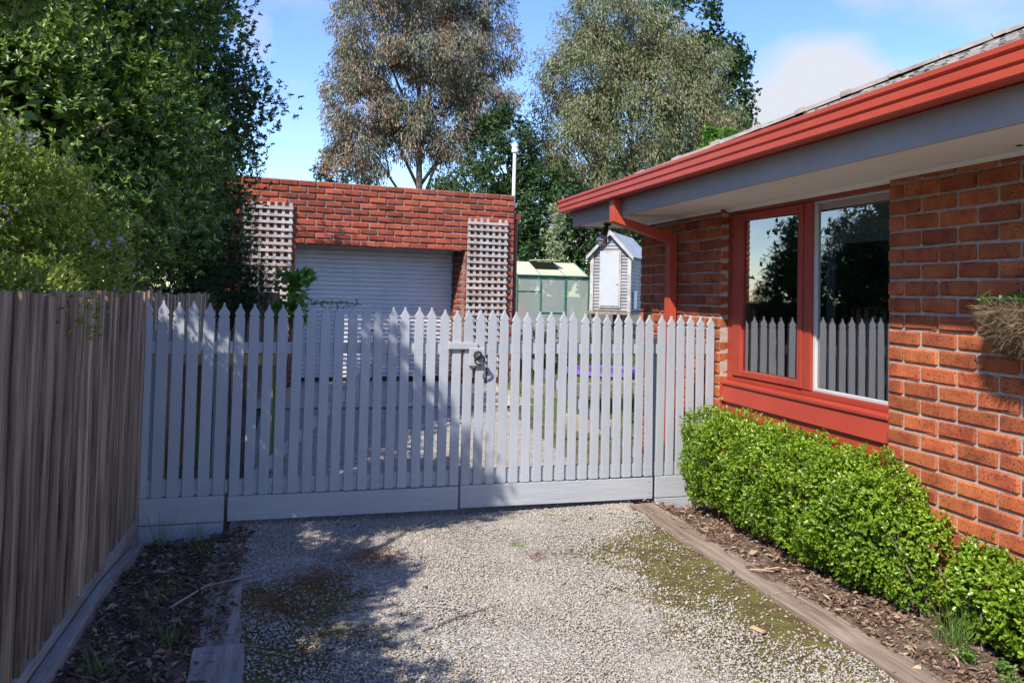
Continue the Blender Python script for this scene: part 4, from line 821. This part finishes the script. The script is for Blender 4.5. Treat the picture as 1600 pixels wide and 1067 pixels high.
# ------------------------------------------------------------------ back yard
gh = thing('greenhouse', 'small greenhouse with green frame, cloudy panels and cream roof', 'greenhouse', (4.95, 16.6, .3))
gx0, gx1, gy0, gy1, gzb, gze, gzr = 4.19, 5.72, 16.0, 17.9, .28, 1.90, 2.22
poly = bpy.data.materials.new('cloudy_panel'); poly.use_nodes = True; t = poly.node_tree; t.nodes.clear(); fo = N(t, 'ShaderNodeOutputMaterial'); d1 = N(t, 'ShaderNodeBsdfDiffuse'); d1.inputs['Color'].default_value = (.42, .47, .43, 1); t1 = N(t, 'ShaderNodeBsdfTransparent'); t1.inputs['Color'].default_value = (.8, .86, .82, 1); ms = N(t, 'ShaderNodeMixShader'); ms.inputs[0].default_value = .55; t.links.new(t1.outputs[0], ms.inputs[1]); t.links.new(d1.outputs[0], ms.inputs[2]); t.links.new(ms.outputs[0], fo.inputs['Surface'])
cream_m = M('cream_roof_panel', (.42, .44, .29), (.50, .51, .36), scale=3, rough=.6)
xs_ = [gx0, gx0+.5, gx0+1.02, gx1]
for i in range(3):
    p = [(xs_[i]+.015, gy0, gzb), (xs_[i+1]-.015, gy0, gzb), (xs_[i+1]-.015, gy0, gze), (xs_[i]+.015, gy0, gze)]; obj('wall_panel', mesh('wall_panel', p, [(0, 1, 2, 3)]), poly, gh)
for x in (gx0, gx1): obj('wall_panel', mesh('wall_panel', [(x, gy0, gzb), (x, gy1, gzb), (x, gy1, gze), (x, (gy0+gy1)/2, gzr), (x, gy0, gze)], [(0, 1, 2, 3, 4)]), poly, gh)
obj('wall_panel', mesh('wall_panel', [(gx0, gy1, gzb), (gx1, gy1, gzb), (gx1, gy1, gze), (gx0, gy1, gze)], [(0, 1, 2, 3)]), poly, gh)
for i in range(3):
    if i == 1: continue
    b = MB(); b.add([(xs_[i], gy0-.03, gze), (xs_[i+1], gy0-.03, gze), (xs_[i+1], (gy0+gy1)/2, gzr), (xs_[i], (gy0+gy1)/2, gzr), (xs_[i], gy0-.03, gze-.012), (xs_[i+1], gy0-.03, gze-.012), (xs_[i+1], (gy0+gy1)/2, gzr-.012), (xs_[i], (gy0+gy1)/2, gzr-.012)], [(0, 1, 2, 3), (4, 7, 6, 5), (0, 4, 5, 1), (1, 5, 6, 2), (2, 6, 7, 3), (3, 7, 4, 0)]); b.build('roof_panel', cream_m, gh)
b = MB(); ym = (gy0+gy1)/2; b.add([(xs_[1], gy0-.03, gze), (xs_[2], gy0-.03, gze), (xs_[2], gy0+.42, gze+.145), (xs_[1], gy0+.42, gze+.145)], [(0, 1, 2, 3)]); b.build('roof_panel', cream_m, gh)
b = MB(); b.add([(xs_[1], gy0+.38, gzr+.03), (xs_[2], gy0+.38, gzr+.03), (xs_[2], ym, gzr+.04), (xs_[1], ym, gzr+.04), (xs_[1], gy0+.38, gzr+.015), (xs_[2], gy0+.38, gzr+.015), (xs_[2], ym, gzr+.02), (xs_[1], ym, gzr+.02)], [(0, 1, 2, 3), (4, 7, 6, 5), (0, 4, 5, 1), (1, 5, 6, 2), (2, 6, 7, 3), (3, 7, 4, 0)]); b.build('roof_vent', cream_m, gh)
b = MB(); b.add([(gx0, ym, gzr), (gx1, ym, gzr), (gx1, gy1, gze), (gx0, gy1, gze)], [(0, 1, 2, 3)]); b.build('roof_panel', cream_m, gh)
def bar(p, q, r=.016, nm='frame_bar', m=greenmetal_m, par=gh): b = MB(); b.tube([p, q], r, 4); return b.build(nm, m, par)
for x in xs_: bar((x, gy0-.01, gzb), (x, gy0-.01, gze))
bar((xs_[1]+.54, gy0-.012, gzb), (xs_[1]+.54, gy0-.012, gze))
bar((gx0, gy0-.035, gze), (gx1, gy0-.035, gze), .02); bar((gx0, gy0-.012, gzb), (gx1, gy0-.012, gzb)); bar((xs_[1], gy0-.012, 1.15), (xs_[2], gy0-.012, 1.15), .01); bar((gx0, gy0-.012, 1.58), (xs_[1], gy0-.012, 1.58), .007)
for x in (gx0, gx1): bar((x, gy0-.02, gze), (x, ym, gzr)); bar((x, ym, gzr), (x, gy1, gze)); bar((x, gy1, gzb), (x, gy1, gze))
bar((xs_[1], gy0-.02, gze), (xs_[1], ym, gzr), .01); bar((xs_[2], gy0-.02, gze), (xs_[2], ym, gzr), .01)
b = MB(); b.tube([(4.40, 16.6, 1.05), (4.40, 16.6, 1.32)], [.17, .20], 14); b.tube([(4.40, 16.6, 1.30), (4.40, 16.6, 1.33)], .21, 14); tub = tag(b.build('red_tub', M('red_plastic', (.55, .03, .03), (.6, .05, .04), rough=.4)), 'red plastic tub seen through the greenhouse wall', 'tub')
bench = thing('potting_bench', 'timber bench standing inside the greenhouse under the red tub', 'bench', (4.9, 16.7, .3)); b = MB(); b.box((4.25, 16.4, 1.0), (5.65, 16.9, 1.045)); b.build('bench_top', sleeper_m, bench)
for x in (4.28, 5.57):
    for y in (16.43, 16.82): b = MB(); b.box((x, y, .28), (x+.05, y+.05, .998)); b.build('leg', sleeper_m, bench)
sd = thing('seedlings', 'bright green seedlings seen through the greenhouse wall', 'plant', (5.3, 16.65, 1.05)); P = np.array([(5.3+rnd.gauss(0, .12), 16.65+rnd.gauss(0, .08), 1.06+rnd.random()*.2) for _ in range(50)]); rosettes('leaves', P, np.tile([0, 0, 1.], (50, 1)), rng.random(50), 5, .08, .03, bright_m, sd)
b = MB(); b.box((5.1, 16.55, 1.047), (5.5, 16.75, 1.09)); b.build('tray', black_m, sd)

# raised corrugated cubby house
cb = thing('cubby_house', 'raised corrugated iron cubby house with white door', 'cubby house', (6.5, 15.9, .3))
ux, uy = math.cos(.62), -math.sin(.62)            # along the gable front (to the right and nearer)
vx, vy = math.sin(.62)*1.0, math.cos(.62)         # along the side, away
CX, CYY = 5.70, 15.75
def cub(u, v, z): return (CX+ux*u+vx*v, CYY+uy*u+vy*v, z)
CW, CL, CZ0, CZ1, CZR = .78, 1.9, 1.22, 2.33, 2.80
def corr(P0, P1, z0, z1a, z1b, n, name, horiz=True):
    """corrugated sheet between two plan points, ribs horizontal"""
    V = []; Fs = []; rows = n*4
    for i in range(rows+1):
        f = i/rows; o = .010*math.sin(f*n*2*math.pi)
        for (u, v), z1 in ((P0, z1a), (P1, z1b)):
            z = z0+(z1-z0)*f; q = (u, v-o) if P0[1] == P1[1] else (u+o, v); V.append(cub(q[0], q[1], z))
    for i in range(rows): Fs.append((2*i, 2*i+1, 2*i+3, 2*i+2))
    return obj(name, mesh(name, V, Fs, True), corr_m, cb)
corr((0, 0), (CW, 0), CZ0, CZ1, CZ1, 17, 'front_wall'); corr((CW, 0), (CW, CL), CZ0, CZ1, CZ1, 15, 'side_wall'); corr((0, 0), (0, CL), CZ0, CZ1, CZ1, 15, 'side_wall')
V = []; Fs = []; nn = 28
for i in range(nn+1):
    f = i/nn; hw_ = CW/2*(1-f); o = .010*math.sin(f*7*2*math.pi); V += [cub(CW/2-hw_, -o, CZ1+(CZR-CZ1)*f), cub(CW/2+hw_, -o, CZ1+(CZR-CZ1)*f)]
for i in range(nn): Fs.append((2*i, 2*i+1, 2*i+3, 2*i+2))
obj('gable_wall', mesh('gable_wall', V, Fs, True), corr_m, cb)
roofz_m = M('zinc_roof', (.36, .38, .41), (.46, .48, .51), scale=3, rough=.5, metal=.4)
for sg in (-1, 1):
    V = []; Fs = []; n = 80
    for i in range(n+1):
        v = -.10+(CL+.2)*i/n; o = .011*math.sin(i/n*20*2*math.pi); V += [cub(CW/2+sg*.0, v, CZR+.03+o), cub(CW/2+sg*(CW/2+.09), v, CZ1-.05+o+.03)]
    for i in range(n): Fs.append((2*i, 2*i+1, 2*i+3, 2*i+2))
    obj('roof_sheet', mesh('roof_sheet', V, Fs, True), roofz_m, cb)
    b = MB(); b.add([cub(CW/2, -.115, CZR+.055), cub(CW/2+sg*(CW/2+.1), -.115, CZ1-.01), cub(CW/2+sg*(CW/2+.1), -.115, CZ1-.09), cub(CW/2, -.115, CZR-.04), cub(CW/2, -.09, CZR+.055), cub(CW/2+sg*(CW/2+.1), -.09, CZ1-.01), cub(CW/2+sg*(CW/2+.1), -.09, CZ1-.09), cub(CW/2, -.09, CZR-.04)], [(0, 1, 2, 3), (7, 6, 5, 4), (0, 4, 5, 1), (1, 5, 6, 2), (2, 6, 7, 3), (3, 7, 4, 0)]); b.build('barge_board', lattice_m, cb)
b = MB(); b.box((.17, -.03, CZ0+.06), (.61, -.012, CZ1+.10), T=cub); b.build('door_frame', lattice_m, cb)
b = MB(); b.box((.20, -.05, CZ0+.10), (.58, -.031, CZ1+.06), T=cub); dd_ = b.build('door', M('door_white', (.42, .44, .46), (.46, .48, .50), scale=3, rough=.6), cb)
b = MB(); b.sphere(cub(.54, -.058, CZ0+.55), .02, 8, 5); b.build('knob', steel_m, dd_)
for u in (0, CW): b = MB(); b.box((u-.03, -.035, CZ0-.02), (u+.04, .03, CZ1+.02), T=cub); b.build('corner_post', lattice_m, cb)
b = MB(); b.box((-.05, -.06, CZ0-.07), (CW+.05, CL+.05, CZ0-.01), T=cub); b.build('floor', sleeper_m, cb)
for u in (0, CW-.06):
    for v in (.02, CL-.1): b = MB(); b.box((u, v, .2), (u+.08, v+.08, CZ0-.071), T=cub); b.build('leg', sleeper_m, cb)
b = MB(); b.box((CW+.012, .35, CZ0+.05), (CW+.03, .62, CZ0+.42), T=cub); b.build('side_hatch', white_m, cb)

# trampoline, table, planter beds behind the gates
tp = thing('trampoline', 'small trampoline with purple pad behind the gates', 'trampoline', (3.6, 9.2, .1))
pur_m = M('purple_pad', (.16, .05, .42), (.22, .08, .5), scale=5, rough=.6)
b = MB(); V = []; n = 32
for r_, z in ((.42, .60), (.44, .635), (.58, .635), (.60, .60)):
    for k in range(n): a = 2*math.pi*k/n; V.append((3.62+r_*math.cos(a), 9.2+r_*math.sin(a), z))
b.add(V, [(s*n+k, s*n+(k+1) % n, ((s+1) % 4)*n+(k+1) % n, ((s+1) % 4)*n+k) for s in range(4) for k in range(n)]); b.build('pad', pur_m, tp, smooth=False)
b = MB(); b.tube([(3.62, 9.2, .606), (3.62, 9.2, .612)], .43, 32); b.build('mat', black_m, tp)
b = MB(); b.tube([(3.62+.56*math.cos(a), 9.2+.56*math.sin(a), .585) for a in np.linspace(0, 6.2832, 33)], .015, 6); b.build('frame', black_m, tp)
for a in (.5, 1.6, 2.6, 3.7, 4.7, 5.8): b = MB(); b.tube([(3.62+.56*math.cos(a), 9.2+.56*math.sin(a), .585), (3.62+.6*math.cos(a), 9.2+.6*math.sin(a), .1)], .018, 6); b.build('leg', black_m, tp)
tb = thing('play_table', 'child size yellow timber table with green top behind the gate', 'table', (-.3, 6.9, .03))
yel_m = M('yellow_timber', (.42, .28, .07), (.55, .40, .13), scale=8, rough=.7, stretch=(1, 6, 6)); grn_m = M('green_plastic', (.02, .28, .16), (.03, .34, .2), rough=.4)
b = MB(); b.box((-.86, 6.5, 1.005), (-.20, 7.3, 1.045)); b.build('table_top', grn_m, tb, bevel=.004)
b = MB(); b.box((-.88, 6.48, .92), (-.18, 6.515, 1.0)); b.box((-.88, 7.285, .92), (-.18, 7.32, 1.0)); b.box((-.88, 6.516, .92), (-.845, 7.284, 1.0)); b.box((-.215, 6.516, .92), (-.18, 7.284, 1.0)); b.build('apron', yel_m, tb, bevel=.003)
for x in (-.84, -.27):
    for y in (6.52, 7.22): b = MB(); b.box((x, y, 0), (x+.06, y+.06, .919)); b.build('leg', M('olive_post', (.24, .27, .10), (.32, .34, .14), rough=.8), tb)
for i, (p0, p1, lab) in enumerate((((2.9, 10.2, 0), (6.2, 11.0, 0), 'low timber edge of the lawn running past the garage corner'), ((2.75, 8.4, 0), (3.2, 8.0, 0), 'short timber edge lying on earth behind the gates'))):
    tag(sleeper(p0, p1, .1, .16, 0, greysleeper_m, lab), group='timber edges in the back yard')
X = rng.uniform(2.6, 8, 9000); Y = rng.uniform(8.2, 17, 9000); P = np.stack([X, Y, gz(X, Y)], 1)
tag(leaves('grass', P, nrm(np.array([0, 0, 1.])+rng.normal(size=(9000, 3))*.4), rdir(9000), rng.uniform(.06, .2, 9000), .008, grass_m, shape=7, droop=.3), 'rough green grass of the back yard lawn', 'grass', kind='stuff')
for x, y, h, sl_ in ((4.0, 13.2, .7, 'low green shrub on the lawn beside the garage downpipe'), (5.1, 13.6, .55, 'small low green shrub on the lawn before the greenhouse middle'), (6.3, 13.4, .75, 'tallest low green shrub on the lawn before the cubby house'), (3.7, 14.9, .6, 'low green shrub hidden between garage side and greenhouse')):
    o = thing('low_shrub', sl_, 'shrub', (x, y, .25), 'low shrubs on the lawn'); P, A, cv = shoots([(x, y, .25+h*.45, .4, .35, h*.5)], 60, 12, .1); rosettes('foliage', P, A, cv, 6, .05, .018, broad2_m, o); b = MB(); b.tube([(x, y, .2), (x, y, .25+h*.6)], [.02, .008], 5); b.build('stem', bark_m, o)

# ------------------------------------------------------------------ trees behind
def gum(name, label, base, lobes, nclump, per, rc, mat, r0, L=.15, Wd=.026, hang=1.2, group='trees behind the yard', bark=palebark_m):
    t_ = thing(name, label, 'tree', base, group)
    P, A, cv = shoots(lobes, nclump, per, rc, t0=.45, t1=1.02, flat=1.0); n = len(P)
    D = nrm(A*.55+np.array([0, 0, -hang])+rng.normal(size=(n, 3))*.45); v = np.clip(.55*cv+.45*rng.random(n), 0, 1)
    leaves('crown', P, D, rdir(n), L*rng.uniform(.6, 1.25, n), Wd*rng.uniform(.7, 1.3, n), mat, t_, val=v); trunk('trunk', base, lobes, r0, bark, t_, hfork=.45); return t_
gum1_m = ML('gum_leaf_bronze', [(.07, .085, .05), (.11, .13, .075), (.16, .17, .11), (.22, .195, .13), (.29, .15, .085), (.32, .27, .19)], rough=.4, trans=.2, spec=.5)
gum2_m = ML('gum_leaf_olive', [(.06, .085, .03), (.105, .135, .05), (.15, .18, .07), (.19, .21, .10), (.22, .16, .08), (.26, .28, .16)], rough=.4, trans=.2, spec=.5)
dk_m = ML('dark_tree_leaf', [(.015, .035, .010), (.03, .065, .016), (.05, .095, .022), (.09, .10, .03)], rough=.5, trans=.2)
gr_m = ML('green_tree_leaf', [(.018, .042, .012), (.032, .075, .018), (.055, .115, .025)], rough=.45, trans=.25)
gum('gum_tree', 'tall bronze tinged gum tree with visible trunk behind the garage', (3.6, 25, .3), [(3.4, 25, 11.6, 2.5, 2.2, 1.6), (1.85, 25, 9.6, 1.5, 1.6, 1.6), (4.8, 25, 9.3, 1.5, 1.6, 1.7), (3.6, 24.5, 8.8, 1.5, 1.6, 1.3), (1.5, 25, 7.2, 1.2, 1.3, 1.3), (5.1, 25, 7.3, 1.2, 1.4, 1.0), (3.0, 25, 6.7, 1.0, 1.2, 1.0), (4.3, 24.8, 6.1, .8, 1.0, .6), (1.5, 25, 5.7, .95, 1.1, .9)], 720, 150, .40, gum1_m, .15, Wd=.032)
gum('gum_tree', 'broad olive gum tree with dense crown behind the house roof', (11.0, 27, .3), [(10.6, 27, 11.1, 2.1, 2.0, 1.6), (12.6, 27, 9.5, 2.1, 2.0, 1.9), (9.4, 26.8, 9.0, 1.8, 1.9, 2.0), (13.6, 27, 7.3, 2.0, 2.0, 2.0), (11.2, 26.4, 7.6, 2.3, 2.0, 2.2), (8.8, 26.5, 6.4, 1.4, 1.7, 1.8), (9.9, 26, 4.4, 2.2, 1.7, 1.6), (12.5, 26.5, 5.6, 2.2, 1.8, 1.8)], 1100, 130, .46, gum2_m, .2, Wd=.038)
def leafy(label, base, lobes, nclump, per, rc, mat, L, Wd, r0, k=5, name='background_tree'):
    t_ = thing(name, label, 'tree', base, 'trees behind the yard'); P, A, cv = shoots(lobes, nclump, per, rc, t0=.6); rosettes('crown', P, A, cv, k, L, Wd, mat, t_, up=.3, step=L*.2); trunk('trunk', base, lobes, r0, bark_m, t_)
leafy('rounder bright green tree rising behind the broad olive gum', (15.4, 30, .3), [(14.4, 30, 12.3, 1.6, 1.6, 1.6), (15.8, 30, 10.9, 1.6, 1.6, 1.5), (16.3, 30, 9.3, 1.3, 1.5, 1.4)], 160, 26, .45, gr_m, .16, .10, .2)
leafy('dark evergreen tree filling the gap behind the vent pipe', (5.7, 22.5, .3), [(5.4, 22.5, 5.3, .95, 1.0, 1.5), (5.9, 22.5, 3.7, 1.1, 1.0, 1.6), (5.2, 22.5, 2.6, 1.3, 1.0, 1.4)], 260, 26, .32, dk_m, .12, .05, .14)
leafy('dark green shrubby tree behind the greenhouse', (6.9, 21.5, .3), [(6.6, 21.5, 3.9, 1.0, 1.0, 1.3), (7.5, 21.5, 2.9, 1.1, 1.0, 1.5), (6.0, 21.5, 2.2, 1.1, .9, 1.3)], 240, 24, .3, gr_m, .11, .055, .12)
leafy('dark tree mass standing behind the cubby house', (9.0, 22.5, .3), [(8.7, 22.5, 3.3, 1.4, 1.2, 1.7), (10.4, 22.8, 3.3, 1.5, 1.2, 1.8)], 220, 26, .34, dk_m, .12, .05, .14)
leafy('low dark tree behind the roller door garage roof', (4.4, 21.5, .3), [(4.3, 21.5, 4.1, .9, .9, 1.0), (3.6, 21.8, 3.6, .9, .9, .9)], 110, 22, .28, dk_m, .11, .045, .1)
leafy('small bright green tree poking above the house gutter', (11.2, 21, .3), [(11.35, 21, 5.9, .35, .35, .45)], 14, 14, .18, bright_m, .16, .08, .05)
leafy('sparse twiggy tree top showing above the roof tiles', (12.6, 22, .3), [(12.8, 22, 6.2, .6, .5, .55)], 22, 10, .2, dk_m, .14, .04, .05)
leafy('tiny distant tree top showing over the garage parapet', (.9, 32, .3), [(1.1, 32, 6.3, .8, .6, .7)], 26, 18, .25, gr_m, .14, .05, .07)
sp = thing('young_sapling', 'slender pale leafed sapling between garage and greenhouse', 'tree', (5.74, 18.4, .3))
P = np.array([(5.72+rnd.gauss(0, .09+.15*(1-h_)), 18.4+rnd.gauss(0, .15), 2.0+1.65*h_) for h_ in [rnd.random() for _ in range(230)]]); n = len(P)
rosettes('crown', P, rdir(n)+np.array([0, 0, -.4]), rng.random(n), 5, .10, .034, ML('pale_sapling_leaf', [(.20, .24, .11), (.29, .33, .16), (.38, .41, .23)], rough=.5, trans=.3), sp, up=-.2)
b = MB(); b.tube([(5.74, 18.4, .2), (5.73, 18.4, 1.8), (5.71, 18.4, 3.6)], [.025, .018, .006], 6); b.build('trunk', bark_m, sp)
